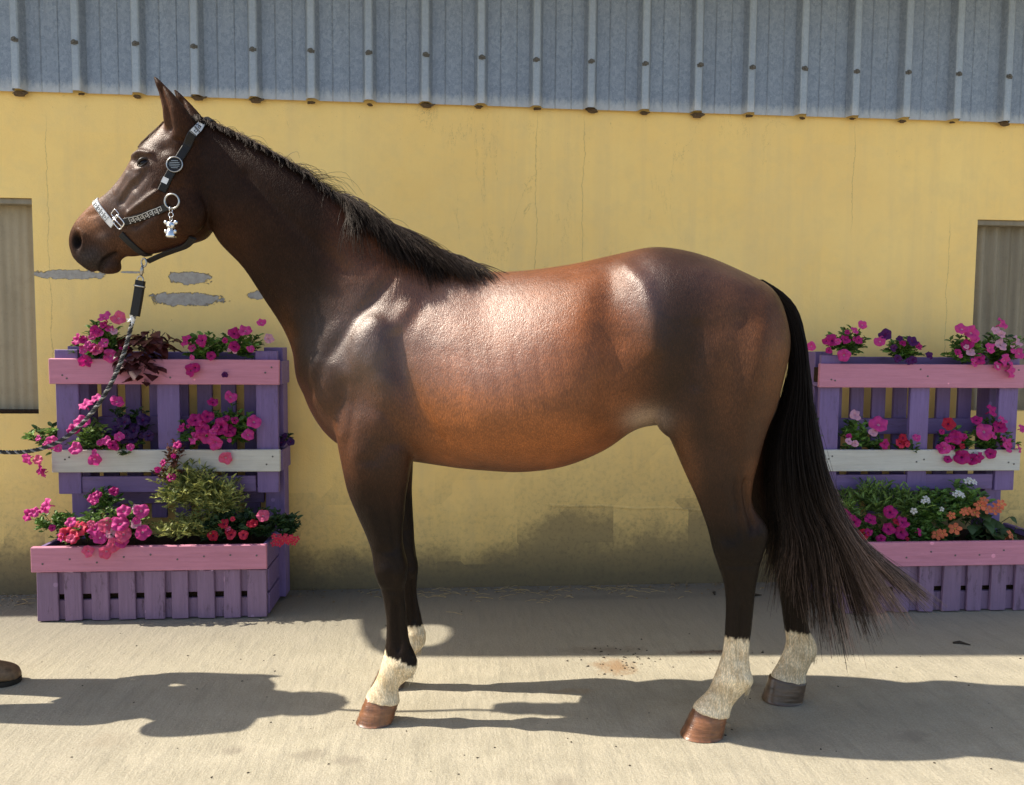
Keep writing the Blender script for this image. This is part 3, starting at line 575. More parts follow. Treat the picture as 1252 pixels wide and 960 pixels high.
# ================================================================ HORSE
HTH=R(8.2); HO=Vector((-.25,2.82,0.0)); hex_=np.array([math.cos(HTH),-math.sin(HTH),0]); hey=np.array([math.sin(HTH),math.cos(HTH),0]); hO=np.array(HO)
def hp(px,py,w=0.0):
    "horse-local point (along the spine, across, up) seen at photo pixel on the lengthwise plane at offset w"
    d=ray(px,py); c=np.array([0,0,CAMH]); t=((hO+hey*w-c)@hey)/(d@hey); p=c+d*t-hO
    return np.array([p@hex_,w,p[2]])
horse=empty('horse',HO,-HTH)
tag(horse,'dark bay horse with four white socks standing side on in front of the yellow wall','horse')
def loft(st,sub=5,nr=40,endcap=.5):
    """st rows: (A px,A py,B px,B py, yc, w, n, bias, evalA, evalB)"""
    rows=[]
    for r_ in st:
        ax,ay,bx,by,yc,w=r_[:6]; n_=r_[6] if len(r_)>6 else 2.2; bias=r_[7] if len(r_)>7 else 0.0; ea=r_[8] if len(r_)>8 else yc; eb=r_[9] if len(r_)>9 else yc
        A=hp(ax,ay,ea); B=hp(bx,by,eb); rows.append([A[0],A[2],B[0],B[2],yc,w,n_,bias])
    rows=np.array(spline(rows,sub)); 
    ang=np.linspace(0,2*np.pi,nr,endpoint=False); V=[];F_=[]
    # rounded ends
    def ring(r_,s=1.0,shift=(0,0)):
        A=np.array(r_[0:2]);B=np.array(r_[2:4]);C=(A+B)/2+np.array(shift); ax=(A-B)/2*s; u=np.sign(np.cos(ang))*np.abs(np.cos(ang))**(2/r_[6]); v=np.sign(np.sin(ang))*np.abs(np.sin(ang))**(2/r_[6])
        X=C[0]+ax[0]*u; Z=C[1]+ax[1]*u; Y=r_[4]+r_[5]*s*v*(1+r_[7]*u); return np.stack([X,Y,Z],1)
    rings=[ring(r_) for r_ in rows]
    V=np.concatenate(rings); m=len(rings)
    F_=[(i*nr+k,i*nr+(k+1)%nr,(i+1)*nr+(k+1)%nr,(i+1)*nr+k) for i in range(m-1) for k in range(nr)]
    V=list(V); c0=len(V); V.append(rings[0].mean(0)); V.append(rings[-1].mean(0))
    F_+=[(k,c0,(k+1)%nr) for k in range(nr)]+[((m-1)*nr+(k+1)%nr,c0+1,(m-1)*nr+k) for k in range(nr)]
    return V,F_
# --- trunk:           top px     bottom px    yc   w    n    bias
trunk=[(366,432,369,484,0,.05,2.0,0,-.04,-.04),(372,405,378,508,0,.10,2.1,0,-.05,-.06),(390,372,396,534,0,.155,2.2,-.05,-.03,-.07),(420,345,420,552,0,.190,2.2,-.10,0,-.08),
 (470,325,465,562,0,.208,2.2,-.22,0,-.08),(520,318,520,570,0,.218,2.2,-.34,0,-.08),(560,318,560,576,0,.240,2.2,-.38,0,-.09),(593,331,600,579,0,.268,2.2,-.34,0,-.09),
 (640,331,640,580,0,.296,2.25,-.24,0,-.09),(700,323,690,573,0,.312,2.3,-.16,0,-.09),(755,311,740,553,0,.292,2.3,-.06,0,-.08),(800,303,782,525,0,.280,2.4,0,0,-.06),(850,311,840,515,0,.275,2.4,0,0,0),
 (900,331,895,500,0,.255,2.4,-.02,0,0),(938,352,935,490,0,.21,2.3,0,0,0),(962,385,957,465,0,.14,2.2,0,-.08,-.08),(971,405,968,440,0,.07,2.0,0,-.1,-.1)]
HY=-.085
neck=[(252,143,252,262,HY,.060,2.3,0),(285,163,268,296,HY,.064,2.3,.15),(330,186,297,328,-.082,.068,2.3,.3),(380,218,322,366,-.070,.078,2.3,.35),(427,250,346,402,-.048,.098,2.3,.25),(475,284,360,432,-.022,.125,2.3,.0),
 (525,304,368,470,-.005,.158,2.3,-.2),(562,322,395,512,0,.185,2.2,-.3)]
# head: forehead side, jaw side
head=[(240,139,262,205,HY,.055,2.3,0),(214,143,264,262,HY,.078,2.3,.0),(196,160,252,289,HY,.094,2.4,-.05),(178,179,232,298,HY,.102,2.5,-.02),(166,197,208,305,HY,.094,2.5,.0),(152,216,190,310,HY,.073,2.4,.0),
 (134,235,176,312,HY,.057,2.4,.0),(118,246,162,314,HY,.046,2.4,.0),(105,258,153,314,HY,.043,2.4,.0),(95,270,143,321,HY,.045,2.4,.0),(88.5,284,134,325,HY,.046,2.5,.0),(87,299,123,330,HY,.041,2.4,0),(91,314,112,333,HY,.030,2.2,0)]
def legset(front,back):
    pass
nf=[(412,480,502,480,-.13,.075),(410,520,504,520,-.145,.082),(415,552,504,556,-.150,.080),(419,572,501,580,-.150,.074),(425,600,497,603,-.148,.061),(437,630,494,632,-.146,.050),(448,655,492,656,-.145,.042),(455,674,494,674,-.143,.041,2.7),(457.5,690,498,690,-.142,.0425,2.7),(461.5,706,497,707,-.142,.0395,2.7),
 (466,721,494.5,721,-.142,.031),(469.5,738,495,737,-.141,.0255),(472,757,497,757,-.140,.0240),(472,780,500,782,-.140,.025),(469.5,799,507,799,-.140,.032),(466,812,511,814,-.140,.036),(462,825,502,828,-.140,.030),(456,837,488,840,-.140,.029),(449,847,488,852,-.140,.037),(446.5,853,489.5,861,-.140,.0435)]
ff=[(432,520,500,520,.145,.078),(432,550,505,552,.150,.078),(437,600,504,600,.148,.060),(452,640,506,640,.146,.050),(464,668,507,670,.145,.042,2.6),(469,690,511,692,.143,.043,2.8),(475,708,510,709,.142,.038,2.6),(484,728,510,727,.14,.027),(489,752,515,754,.14,.024),(491,770,520,774,.14,.029),(489,784,520,787,.14,.034),(481,797,510,799,.14,.030),(472,807,500,810,.14,.030),(465,816,499,823,.14,.042)]
nh=[(772,350,952,372,-.10,.13,2.3,0),(780,410,962,410,-.125,.150,2.3,0),(792,470,958,452,-.138,.142,2.3,0),(811,518,950,492,-.145,.122,2.2,.05),(826,552,937,527,-.150,.098),(838,580,928,560,-.152,.078),(850,606,920,594,-.152,.060),(859,630,921,619,-.150,.048),(866,650,936,640,-.148,.044,2.6),(871,671,939,655,-.147,.046,2.7),(878,692,931,682,-.146,.043,2.7),
 (885,715,925,712,-.145,.032),(887,740,922,740,-.145,.0255),(886,768,919,770,-.145,.025),(884,793,916,793,-.145,.028),(879,813,917,817,-.145,.036),(873,828,921,834,-.145,.038),(866,843,907,849,-.145,.030),(856,854,896,862,-.145,.033),(848,862,893,871,-.145,.040),(846.5,867,892,877,-.145,.0445)]
fh=[(800,400,958,400,.13,.14,2.3,0),(815,480,955,450,.14,.135),(838,540,952,510,.148,.10),(860,575,952,563,.150,.078),(885,606,958,597,.150,.060),(905,628,972,615,.148,.050),(922,648,985,634,.146,.045,2.4),(934,667,987,654,.145,.043,2.5),(943,688,986,680,.145,.041,2.5),(950,711,985,708,.145,.034),(955,740,986,742,.145,.0285),(958,763,989,767,.145,.028),(961,780,997,785,.145,.032),(959,794,999,797,.145,.034),(951,811,991,812,.145,.032),(944,822,985,827,.145,.033),(941,829,986,835,.145,.0405)]
dock=[(905,334,915,360,0,.045),(925,340,925,375,0,.035),(948,353,940,385,0,.028),(966,376,952,398,0,.024),(975,405,960,412,0,.018)]
def ear(side):
    s=-1 if side<0 else 1
    rows=[]
    #  front px, rear px, half-thickness, lateral centre
    for (fx,fy,rx,ry,t,yc) in ((206,168,242,174,.036,.050),(200,150,240,156,.036,.058),(199.5,135,232,139,.031,.066),(196,119,220,123,.023,.070),(191,104,206,108,.014,.070),(187,92,192,94,.007,.068)):
        A=hp(fx,fy,HY-.065);B=hp(rx,ry,HY-.065); rows.append([A[0],A[2],B[0],B[2],HY+s*yc,t,2.0,0])
    return rows
def loft_rows(rows,sub=5,nr=24):
    rows=np.array(spline(rows,sub)); ang=np.linspace(0,2*np.pi,nr,endpoint=False); rings=[]
    for r_ in rows:
        A=r_[0:2];B=r_[2:4];C=(A+B)/2;ax=(A-B)/2; rings.append(np.stack([C[0]+ax[0]*np.cos(ang),r_[4]+r_[5]*np.sin(ang),C[1]+ax[1]*np.cos(ang)],1))
    m=len(rings); V=list(np.concatenate(rings)); F_=[(i*nr+k,i*nr+(k+1)%nr,(i+1)*nr+(k+1)%nr,(i+1)*nr+k) for i in range(m-1) for k in range(nr)]
    c0=len(V); V+= [rings[0].mean(0),rings[-1].mean(0)]; F_+=[(k,c0,(k+1)%nr) for k in range(nr)]+[((m-1)*nr+(k+1)%nr,c0+1,(m-1)*nr+k) for k in range(nr)]
    return V,F_
def ball(px,py,w,rx,ry,rz,rot=0):
    bm=bmesh.new(); bmesh.ops.create_icosphere(bm,subdivisions=3,radius=1); c=hp(px,py,w); cr,sr=math.cos(rot),math.sin(rot); V=[]
    for v in bm.verts:
        x,y,z=v.co.x*rx,v.co.y*ry,v.co.z*rz; V.append((c[0]+x*cr-z*sr,c[1]+y,c[2]+x*sr+z*cr))
    F_=[tuple(i.index for i in f.verts) for f in bm.faces]; bm.free(); return V,F_
parts=[loft(trunk),loft(neck),loft(head),loft(nf),loft(ff),loft(nh),loft(fh),loft(dock,nr=20),loft_rows(ear(-1)),loft_rows(ear(1))]
for s in (-1,1):
    parts+=[ball(468,450,s*.150,.13,.075,.20,.35),ball(402,455,s*.115,.085,.065,.12,0),ball(826,500,s*.175,.075,.055,.10,0),ball(228,260,HY+s*.062,.070,.030,.080,0)]
parts.append(ball(134,326.5,HY,.043,.030,.025,.22))
V,Fc=join(parts)
me=mesh('horse_raw',V,Fc); tmp=bpy.data.objects.new('tmp',me); col.objects.link(tmp)
bm=bmesh.new(); bm.from_mesh(me); bmesh.ops.recalc_face_normals(bm,faces=bm.faces); bm.to_mesh(me); bm.free()
rmod=tmp.modifiers.new('r','REMESH'); rmod.mode='VOXEL'; rmod.voxel_size=VOX; 
dg=bpy.context.evaluated_depsgraph_get(); body_me=bpy.data.meshes.new_from_object(tmp.evaluated_get(dg)); bpy.data.objects.remove(tmp)
body_me.name='horse_body'
nv=len(body_me.vertices); X=np.empty(nv*3,dtype=np.float32); body_me.vertices.foreach_get('co',X); X=X.reshape(-1,3).astype(np.float64)
E_=np.empty(len(body_me.edges)*2,dtype=np.int32); body_me.edges.foreach_get('vertices',E_); E_=E_.reshape(-1,2); deg=np.bincount(E_.ravel(),minlength=nv).astype(float)
def lap(X,iters,w):
    a,b_=E_[:,0],E_[:,1]
    for it in range(iters):
        S=np.stack([np.bincount(a,X[b_,k],nv)+np.bincount(b_,X[a,k],nv) for k in range(3)],1)/deg[:,None]
        X=X+(S-X)*w[:,None]
    return X
# two-step (shrink-compensated) smoothing; strong over the trunk, light on head and lower legs
def sm01(x,a,b_): t=np.clip((x-a)/(b_-a),0,1); return t*t*(3-2*t)
pe=hp(262,210,0); q_=hp(300,300,0)
def weight(X):
    z=X[:,2]; wz=.10+.90*sm01(z,.55,1.0)
    hx=X[:,0]; wh=.10+.90*sm01(hx,hp(255,200,HY)[0],hp(330,260,HY)[0])
    return np.clip(np.minimum(wz,wh),.0,1)
def smooth(X,n,lam=.6,mu=.0):
    w=weight(X)
    for i in range(n):
        X=lap(X,1,w*lam)
        if mu: X=lap(X,1,-w*mu)
    return X
X=smooth(X,int(34*(.006/VOX)**2),.6,.30)
X=lap(X,3,np.full(nv,.4))
def set_co(X): body_me.vertices.foreach_set('co',X.astype(np.float32).ravel()); body_me.update()
def normals():
    N=np.empty(nv*3,dtype=np.float32); body_me.vertex_normals.foreach_get('vector',N) if hasattr(body_me,'vertex_normals') else None; return N.reshape(-1,3).astype(np.float64)
PXM=2.72/FPX
def brush(X,N,pts,rad,amp,w=-.25,sides='both',mode='n',pw=1.0):
    """displace along the normal near a polyline given in photo pixels, mirrored to the far side"""
    P=[hp(p[0],p[1],w) for p in pts]; rads=rad if isinstance(rad,(list,tuple)) else (rad,rad)
    rx,rz=rads[0]*PXM,rads[1]*PXM
    best=np.full(len(X),1e9)
    if len(P)==1: best=((X[:,0]-P[0][0])/rx)**2+((X[:,2]-P[0][2])/rz)**2
    for i in range(len(P)-1):
        a,b_=P[i][[0,2]],P[i+1][[0,2]]; d=b_-a; L=d@d; t=np.clip(((X[:,0]-a[0])*d[0]+(X[:,2]-a[1])*d[1])/L,0,1)
        e=((X[:,0]-a[0]-t*d[0])/rx)**2+((X[:,2]-a[1]-t*d[1])/rz)**2; best=np.minimum(best,e)
    f=np.exp(-best*1.2)*np.clip(np.abs(N[:,1])*1.3,0,1)
    if sides=='near': f=f*(X[:,1]<0)
    if sides=='far': f=f*(X[:,1]>0)
    if mode=='near_leg': f=f*(X[:,1]<0)
    return X+N*(f*amp)[:,None]
set_co(X); N=normals()
mm=.001
B=[ # body
 ([(470,335),(446,368),(420,400),(392,440),(374,478)],11,-10),         # groove between neck and shoulder
 ([(455,395),(440,425),(425,455)],16,9),([(492,372),(470,410),(452,445)],12,7),                               # shoulder blade ridge
 ([(398,448),(392,485)],17,13),([(412,520),(404,500)],12,5),([(425,470),(418,520)],8,-6),
 ([(466,470),(462,512)],20,13),([(436,500),(430,540)],(8,20),-7),([(470,545),(455,565)],(20,7),-6),([(440,560),(448,600)],(12,20),6),                                        # triceps
 ([(478,412),(488,455),(508,500),(535,540)],14,-15),                          # groove behind triceps
 ([(560,420),(590,500)],(36,36),8),([(600,470)],(90,60),8),
 ([(520,350),(500,390)],12,-6),
 ([(745,345),(735,400)],(18,30),-11),([(752,425),(744,480)],(20,50),-22),([(700,330),(730,325)],(20,8),-5),
 ([(768,328),(786,352),(795,390),(797,425)],(13,15),15),([(812,410)],(26,60),13),([(840,520),(848,560)],(16,20),7),([(925,440),(905,520)],(14,30),7),([(868,330),(915,350)],(20,9),6),([(860,360)],(50,30),5),
 ([(812,470),(822,520)],(16,26),8),([(770,500),(745,545)],(10,12),-6),
 ([(908,395),(893,440),(882,490),(888,548)],15,-6),([(935,400),(925,470)],(14,40),5),([(868,440)],(22,50),6),([(850,400),(848,470)],8,-5),
 ([(905,570),(903,620)],7,-5),([(858,590)],(10,24),3),
 ([(280,300),(320,360),(352,412)],8,-6),([(310,250),(370,330)],(26,26),5),([(300,215),(360,275),(420,330)],10,-5),([(440,300),(480,320)],(16,12),-6),
]
for k in range(6): B.append(([(548+k*27,430),(560+k*27,480),(575+k*26,520)],5,-1.2))
for pts,rad,amp in B: X=brush(X,N,pts,rad,amp*mm,w=(-.25 if pts[0][0]>445 else -.16)); 
# pasterns, knees, hocks, tendons
LB=[([(472,696)],(10,10),8),([(460,700),(463,712)],(4,6),4),([(487,700)],(5,8),4),([(478,722)],(14,4),-4),([(486,740),(488,792)],(2.6,6),-9),([(478,742),(478,790)],(2.6,8),4),([(494,745),(496,790)],(3,8),4),([(455,625),(466,662)],(7,10),5),([(478,610),(484,665)],(3.5,10),-6),([(487,813)],(8,6),6),([(500,815)],(5,6),5),([(476,672)],(12,5),-4),
    ([(905,690),(905,730)],(4,10),-5),([(907,745),(903,805)],(2.6,6),-9),([(897,745),(895,800)],(2.8,8),4),([(917,640),(908,595)],(4.5,14),-15),([(888,668)],(10,10),9),([(921,652)],(8,9),9),([(884,690),(925,690)],(6,4),-4),([(898,828)],(9,7),6),([(912,830)],(5,6),5),([(880,600),(888,640)],(8,14),5),([(896,590),(902,640)],(3,12),-7),([(858,575),(872,625)],(5,14),3)]
for pts,rad,amp in LB: X=brush(X,N,pts,rad,amp*mm,w=-.16)
# head
HB=[([(228,262)],(17,22),8),([(210,232),(232,232)],(12,4),-3),([(203,250),(206,285)],(6,16),-7),([(200,238),(182,250),(160,262)],(4,4),9),([(192,262),(168,276)],(9,5),-9),([(168,228),(150,248)],(6,6),-8),([(158,214),(140,234)],(4,4),3),([(183,218),(172,232)],(5,6),-5),
    ([(165,192),(174,187),(187,190)],(6,3.5),9),([(163,203)],(4,5),3),([(175,210),(186,206)],(5,2.2),4),([(175.5,199)],(7.5,5.5),-10),([(204,184)],(9,7),-6),([(212,172),(222,178)],(6,5),5),([(224,235),(236,205)],(5,5),-4),
    ([(118,275),(128,292)],(9,7),4),([(124,290)],(10,6),4),([(104,262),(120,258)],(5,4),-3),([(110,300)],(6,7),-3),
    ([(91,280),(97,286),(99,295),(96,305)],(2.2,2.2),6),([(90.5,294)],(4.8,9),-22),
    ([(113,334),(117,325),(124,315),(136,308)],(2.1,2.1),-12),([(128,329)],(9,6),6),([(116,338)],(3,4),-6),([(106,318)],(8,6),4),([(145,328)],(5,5),4),([(150,316),(190,306)],(10,3),-4)]
for pts,rad,amp in HB: X=brush(X,N,pts,rad,amp*mm*1.15,w=HY-.06)
# ear: scooped opening facing forward and outward
EB=[([(206,156),(203,132),(194,108)],(4.5,4.5),-13),([(199,150),(199,130),(192,106)],(2,2),4)]
for pts,rad,amp in EB: X=brush(X,N,pts,rad,amp*mm,w=HY-.09)
wv=[([(150,236),(166,222),(178,215)],1.5,1.6),([(150,250),(160,262),(172,280)],1.4,1.4),([(196,225),(188,242),(182,262)],1.3,1.2)]
for pts,rad,amp in wv: X=brush(X,N,pts,rad,amp*mm*1.5,w=HY-.06)
X=lap(X,2,np.full(nv,.35)); set_co(X); N=normals()
body_me.shade_smooth()
# ---- coat colour: bay, black points, four white socks; shade painted on neck and hindquarters
C_=np.zeros((nv,3)); x,y,z=X[:,0],X[:,1],X[:,2]
ny_=N[:,1]
def lc(*c): return np.array(c)
def blend(C,m,c): m=np.clip(m,0,1)[:,None]; return C*(1-m)+lc(*c)*m
def vn(scale,seed=0):
    "cheap smooth noise in -1..1"
    r_=np.random.default_rng(seed); out=np.zeros(nv)
    for k in range(7):
        d=r_.normal(size=3); d/=np.linalg.norm(d); out+=np.sin((X@d)*scale*(1+.5*k/3)*6.28+r_.uniform(0,6.28))
    return out/3.2
def reg(px,py,rx,ry,w=-.25,soft=1.0):
    P=hp(px,py,HY if w==0 else w); return np.exp(-(((x-P[0])/(rx*PXM))**2+((z-P[2])/(ry*PXM))**2)*soft)
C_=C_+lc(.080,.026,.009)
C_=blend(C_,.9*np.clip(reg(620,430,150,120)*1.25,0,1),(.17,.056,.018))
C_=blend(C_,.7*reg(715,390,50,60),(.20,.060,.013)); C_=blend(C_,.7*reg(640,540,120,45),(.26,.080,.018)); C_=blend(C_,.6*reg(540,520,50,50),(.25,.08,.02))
C_=blend(C_,.8*reg(850,350,90,50),(.048,.019,.012)); hq=sm01(x,hp(775,400,-.25)[0],hp(822,400,-.25)[0]); C_=blend(C_,.90*hq,(.030,.0125,.0065)); C_=blend(C_,.85*reg(838,440,52,95),(.017,.007,.0035)); C_=blend(C_,.8*reg(862,560,60,60),(.022,.009,.0045)); C_=blend(C_,.6*reg(835,555,10,40),(.10,.038,.013)); C_=blend(C_,.7*reg(920,470,22,70),(.05,.02,.008)); C_=blend(C_,.6*reg(885,450,14,60),(.085,.032,.012)); C_=blend(C_,.85*np.clip(1.2*reg(465,560,40,50),0,1),(.028,.012,.006)); C_=blend(C_,.7*np.clip(reg(460,470,40,50),0,1),(.06,.022,.009)); C_=blend(C_,.6*reg(395,500,25,45),(.05,.02,.009)); C_=blend(C_,.8*reg(430,420,75,95),(.028,.012,.006)); C_=blend(C_,.5*reg(560,345,60,18),(.07,.03,.014)); C_=blend(C_,.8*reg(952,430,26,70),(.13,.046,.013)); C_=blend(C_,.5*reg(890,400,25,60),(.12,.048,.02))  # dark thigh and paler ridges paint muscle shading into the coat
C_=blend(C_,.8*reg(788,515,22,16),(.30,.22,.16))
neckm=sm01(-x,-hp(455,350)[0],-hp(400,330)[0])*sm01(z,1.05,1.3); C_=blend(C_,.95*neckm,(.012,.006,.0038))  # neck darkened in the coat for the shadow lying over it
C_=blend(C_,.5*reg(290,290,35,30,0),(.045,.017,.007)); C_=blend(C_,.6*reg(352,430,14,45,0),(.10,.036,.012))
headm=sm01(-x,-hp(262,200,HY)[0],-hp(225,200,HY)[0]); C_=blend(C_,.92*headm,(.042,.018,.009))
C_=blend(C_,.8*reg(112,262,20,22,0),(.26,.125,.065)); C_=blend(C_,.6*reg(150,225,30,14,0),(.11,.055,.033)); C_=blend(C_,.6*reg(205,150,14,30,0),(.12,.052,.026)); C_=blend(C_,.55*reg(160,300,30,12,0),(.085,.038,.019))
C_=blend(C_,.9*np.clip(reg(118,318,24,18,0)*1.2,0,1),(.035,.028,.026)); C_=blend(C_,np.clip(1.5*reg(90.5,295,5,9,HY-.05)*(np.abs(ny_)>.15),0,1),(.008,.006,.006))
C_=blend(C_,np.clip(1.2*reg(175,200,9,6,HY-.09),0,1),(.022,.016,.013))
C_=blend(C_,.35*reg(126,290,8,6,HY-.05),(.12,.09,.08))
mq=[hp(a_,b_,HY-.045) for a_,b_ in spline([(113,334),(117,325),(124,315),(136,308)],10)]; md=np.minimum.reduce([(x-q[0])**2+(z-q[2])**2 for q in mq]); C_=blend(C_,.9*np.exp(-md/(.0042**2)),(.008,.006,.006))  # darkness of the mouth crease painted along the lip line
C_=blend(C_,.5*reg(160,205,26,6,HY-.05),(.17,.09,.055))
# black points
nz=vn(3,1)*.02
legblk=1-sm01(z+nz,.70,.98); front=x<.6
legblk=np.where(front,1-sm01(z+nz,.74,1.04),1-sm01(z+nz,.66,1.0)); C_=blend(C_,.97*legblk,(.0055,.004,.0032))
C_=blend(C_,.7*(~front)*sm01(z,.66,.78)*(1-sm01(z,.90,1.08))*np.clip(reg(845,590,12,50)+reg(928,575,12,50)*1.0,0,1),(.10,.038,.014))
# ear rims, withers stripe
C_=blend(C_,.6*reg(192,100,8,14,HY-.07),(.03,.018,.012))
# socks
sn=vn(14,3)*.010+vn(40,4)*.005
ang_=x*1.0; st1=sum(np.sin((x*a_+y*b_)*6.28+p_+z*9) for a_,b_,p_ in ((60,22,0),(95,-60,2),(37,80,4),(140,40,1)))/2.6
sn=sn+st1*.0028+vn(5,31)*.006
def sock(C,cx,side,hgt,slope=0.0):
    P=hp(*cx,side*.14); m=(np.abs(x-P[0])<.17)&((y*side)>0)&(z<.5)
    e=z+slope*(x-P[0])+sn; s_=(1-sm01(e,hgt-.005,hgt+.005))*m
    st=np.clip(.40+.45*vn(9,7)+.55*st1,0,1); col_=np.outer(1-st*.55,lc(.62,.53,.37))+np.outer(st*.55,lc(.36,.24,.11))
    dirty=np.clip(.8-z*6,0,1)*.5; col_=col_*(1-dirty[:,None])+lc(.62,.55,.42)*dirty[:,None]
    return C*(1-s_[:,None])+col_*s_[:,None]
zs=lambda px,py,s_: hp(px,py,s_*.14)[2]
C_=sock(C_,(480,820),-1,zs(485,800,-1)+.004,.35); C_=sock(C_,(495,790),1,zs(505,763,1),0); C_=sock(C_,(895,820),-1,zs(900,777,-1),.15); C_=sock(C_,(975,790),1,zs(975,771,1),.1)
C_*= (1+.10*vn(6,9)+.06*vn(25,10))[:,None]
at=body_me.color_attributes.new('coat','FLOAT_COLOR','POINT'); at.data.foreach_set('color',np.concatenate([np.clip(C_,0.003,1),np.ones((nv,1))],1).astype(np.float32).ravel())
gloss=np.ones(nv); gloss=gloss*(1-.72*neckm)*(1-.45*headm); gloss=gloss*(1-.50*legblk); gloss=gloss*.62; gloss+=1.25*np.clip(1.3*reg(590,405,100,85),0,1)+.9*reg(430,420,60,70)+1.2*reg(785,355,25,45)+.5*reg(880,335,60,25)+.9*reg(165,235,40,45,0)+.5*reg(205,170,20,25,0)  # gloss raised where sun highlights sit, cut on shaded neck and legs
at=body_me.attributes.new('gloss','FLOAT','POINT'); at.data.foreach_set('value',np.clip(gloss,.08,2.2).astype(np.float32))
def m_coat():
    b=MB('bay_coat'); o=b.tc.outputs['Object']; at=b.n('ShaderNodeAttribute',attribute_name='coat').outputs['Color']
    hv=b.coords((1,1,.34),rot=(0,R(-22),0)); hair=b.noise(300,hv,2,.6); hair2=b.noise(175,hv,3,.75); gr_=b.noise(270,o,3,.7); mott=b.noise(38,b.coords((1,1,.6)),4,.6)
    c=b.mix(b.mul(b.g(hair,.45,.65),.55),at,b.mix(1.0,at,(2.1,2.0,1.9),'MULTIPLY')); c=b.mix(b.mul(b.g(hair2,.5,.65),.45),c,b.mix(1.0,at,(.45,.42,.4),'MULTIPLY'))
    c=b.mix(b.mul(b.g(b.noise(700,o,2,.5),.70,.74),.12),c,(.45,.38,.32))
    r_=b.n('ShaderNodeMapRange',i_0=mott,i_1=.3,i_2=.7,i_3=.33,i_4=.46).outputs[0]
    b.base(c,r_,.5)
    b.p.inputs['Sheen Weight'].default_value=.0; b.p.inputs['Sheen Roughness'].default_value=.4; b.p.inputs['Sheen Tint'].default_value=(.8,.65,.55,1)
    b.p.inputs['Specular Tint'].default_value=(1.0,.88,.82,1)
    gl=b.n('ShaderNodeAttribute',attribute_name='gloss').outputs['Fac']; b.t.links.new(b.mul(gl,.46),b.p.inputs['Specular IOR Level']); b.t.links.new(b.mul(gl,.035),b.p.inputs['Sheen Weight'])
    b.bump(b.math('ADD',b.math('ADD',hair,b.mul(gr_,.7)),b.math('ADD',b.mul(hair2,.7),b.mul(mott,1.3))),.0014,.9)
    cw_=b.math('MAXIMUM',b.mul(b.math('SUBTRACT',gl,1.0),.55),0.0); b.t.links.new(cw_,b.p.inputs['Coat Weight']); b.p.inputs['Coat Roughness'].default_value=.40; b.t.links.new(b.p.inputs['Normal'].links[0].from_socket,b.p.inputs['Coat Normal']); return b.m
M['coat']=m_coat()
while len(body_me.materials): body_me.materials.pop()
body_me.materials.append(M['coat']); body=link('body',body_me,horse)
bvh=BVHTree.FromPolygons([Vector(v) for v in X],[tuple(p.vertices) for p in body_me.polygons])
# ---- hooves
M['hoof']=(lambda b:(b.base(b.mix(b.mul(b.g(b.noise(45,b.coords((1,1,.15)),5,.7),.45,.7),.7),b.ramp(b.noise(18,b.coords((.6,.6,2.2)),5,.65),[(.3,(.10,.038,.016)),(.55,(.23,.095,.042)),(.8,(.33,.17,.09))]),(.05,.035,.03)),.30,.6),b.bump(b.noise(34,b.coords((.3,.3,3.2)),5,.7),.003),b.m)[2])(MB('brown_hoof'))
M['hoofd']=(lambda b:(b.base(b.ramp(b.noise(18,b.coords((.6,.6,2.2)),5,.65),[(.3,(.05,.032,.02)),(.75,(.16,.10,.062))]),.3,.55),b.bump(b.noise(30,b.coords((.4,.4,3)),4),.002),b.m)[2])(MB('dark_hoof'))
def hoof(tf,tr,bf,br,w,m,label=None):
    T0=hp(*tf,w);T1=hp(*tr,w);B0=hp(*bf,w);B1=hp(*br,w); zb=.002
    B0=B0.copy();B1=B1.copy();B0[2]=zb;B1[2]=zb
    nr=36;lv=9; V=[];Fc=[]
    for j in range(lv):
        t=j/(lv-1)
        for k in range(nr):
            a=2*math.pi*k/nr; u=(1-math.cos(a))/2
            P=(T0*(1-u)+T1*u)*(1-t)+(B0*(1-u)+B1*u)*t
            P=P.copy(); flare=.001*math.sin(t*22); hw=(.0385*(1-t)+.056*t)*(1-.06*math.exp(-((t-.12)/.1)**2))
            wd=math.sin(a); wd=math.copysign(abs(wd)**.8,wd)*(1-.10*u*u)
            P[1]=w+hw*wd; P[2]=P[2] if j<lv-1 else zb
            V.append(Vector(P)+Vector(((-1 if u<.5 else 1)*flare*abs(1-2*u),0,0)))
    for j in range(lv-1):
        for k in range(nr): Fc.append((j*nr+k,j*nr+(k+1)%nr,(j+1)*nr+(k+1)%nr,(j+1)*nr+k))
    Fc.append(tuple((lv-1)*nr+k for k in range(nr))[::-1]); k0=len(V); V.append(Vector((T0+T1)/2+np.array([0,0,.012]))); Fc+=[(k0,(k+1)%nr,k) for k in range(nr)]
    o=obj('hoof',V,Fc,m,horse,True); 
    if label: o['label']=label
    return o
hoof((448,851),(488,858),(436,878),(480,882),-.14,M['hoof'],'glossy chestnut brown front hoof')
hoof((467,812),(497,820),(454,834),(494,840),.14,M['hoofd'])
hoof((849,862),(890,872),(832,893),(883,904),-.145,M['hoof'],'glossy brown streaked hind hoof')
hoof((941,826),(986,834),(932,847),(981,853),.145,M['hoofd'])
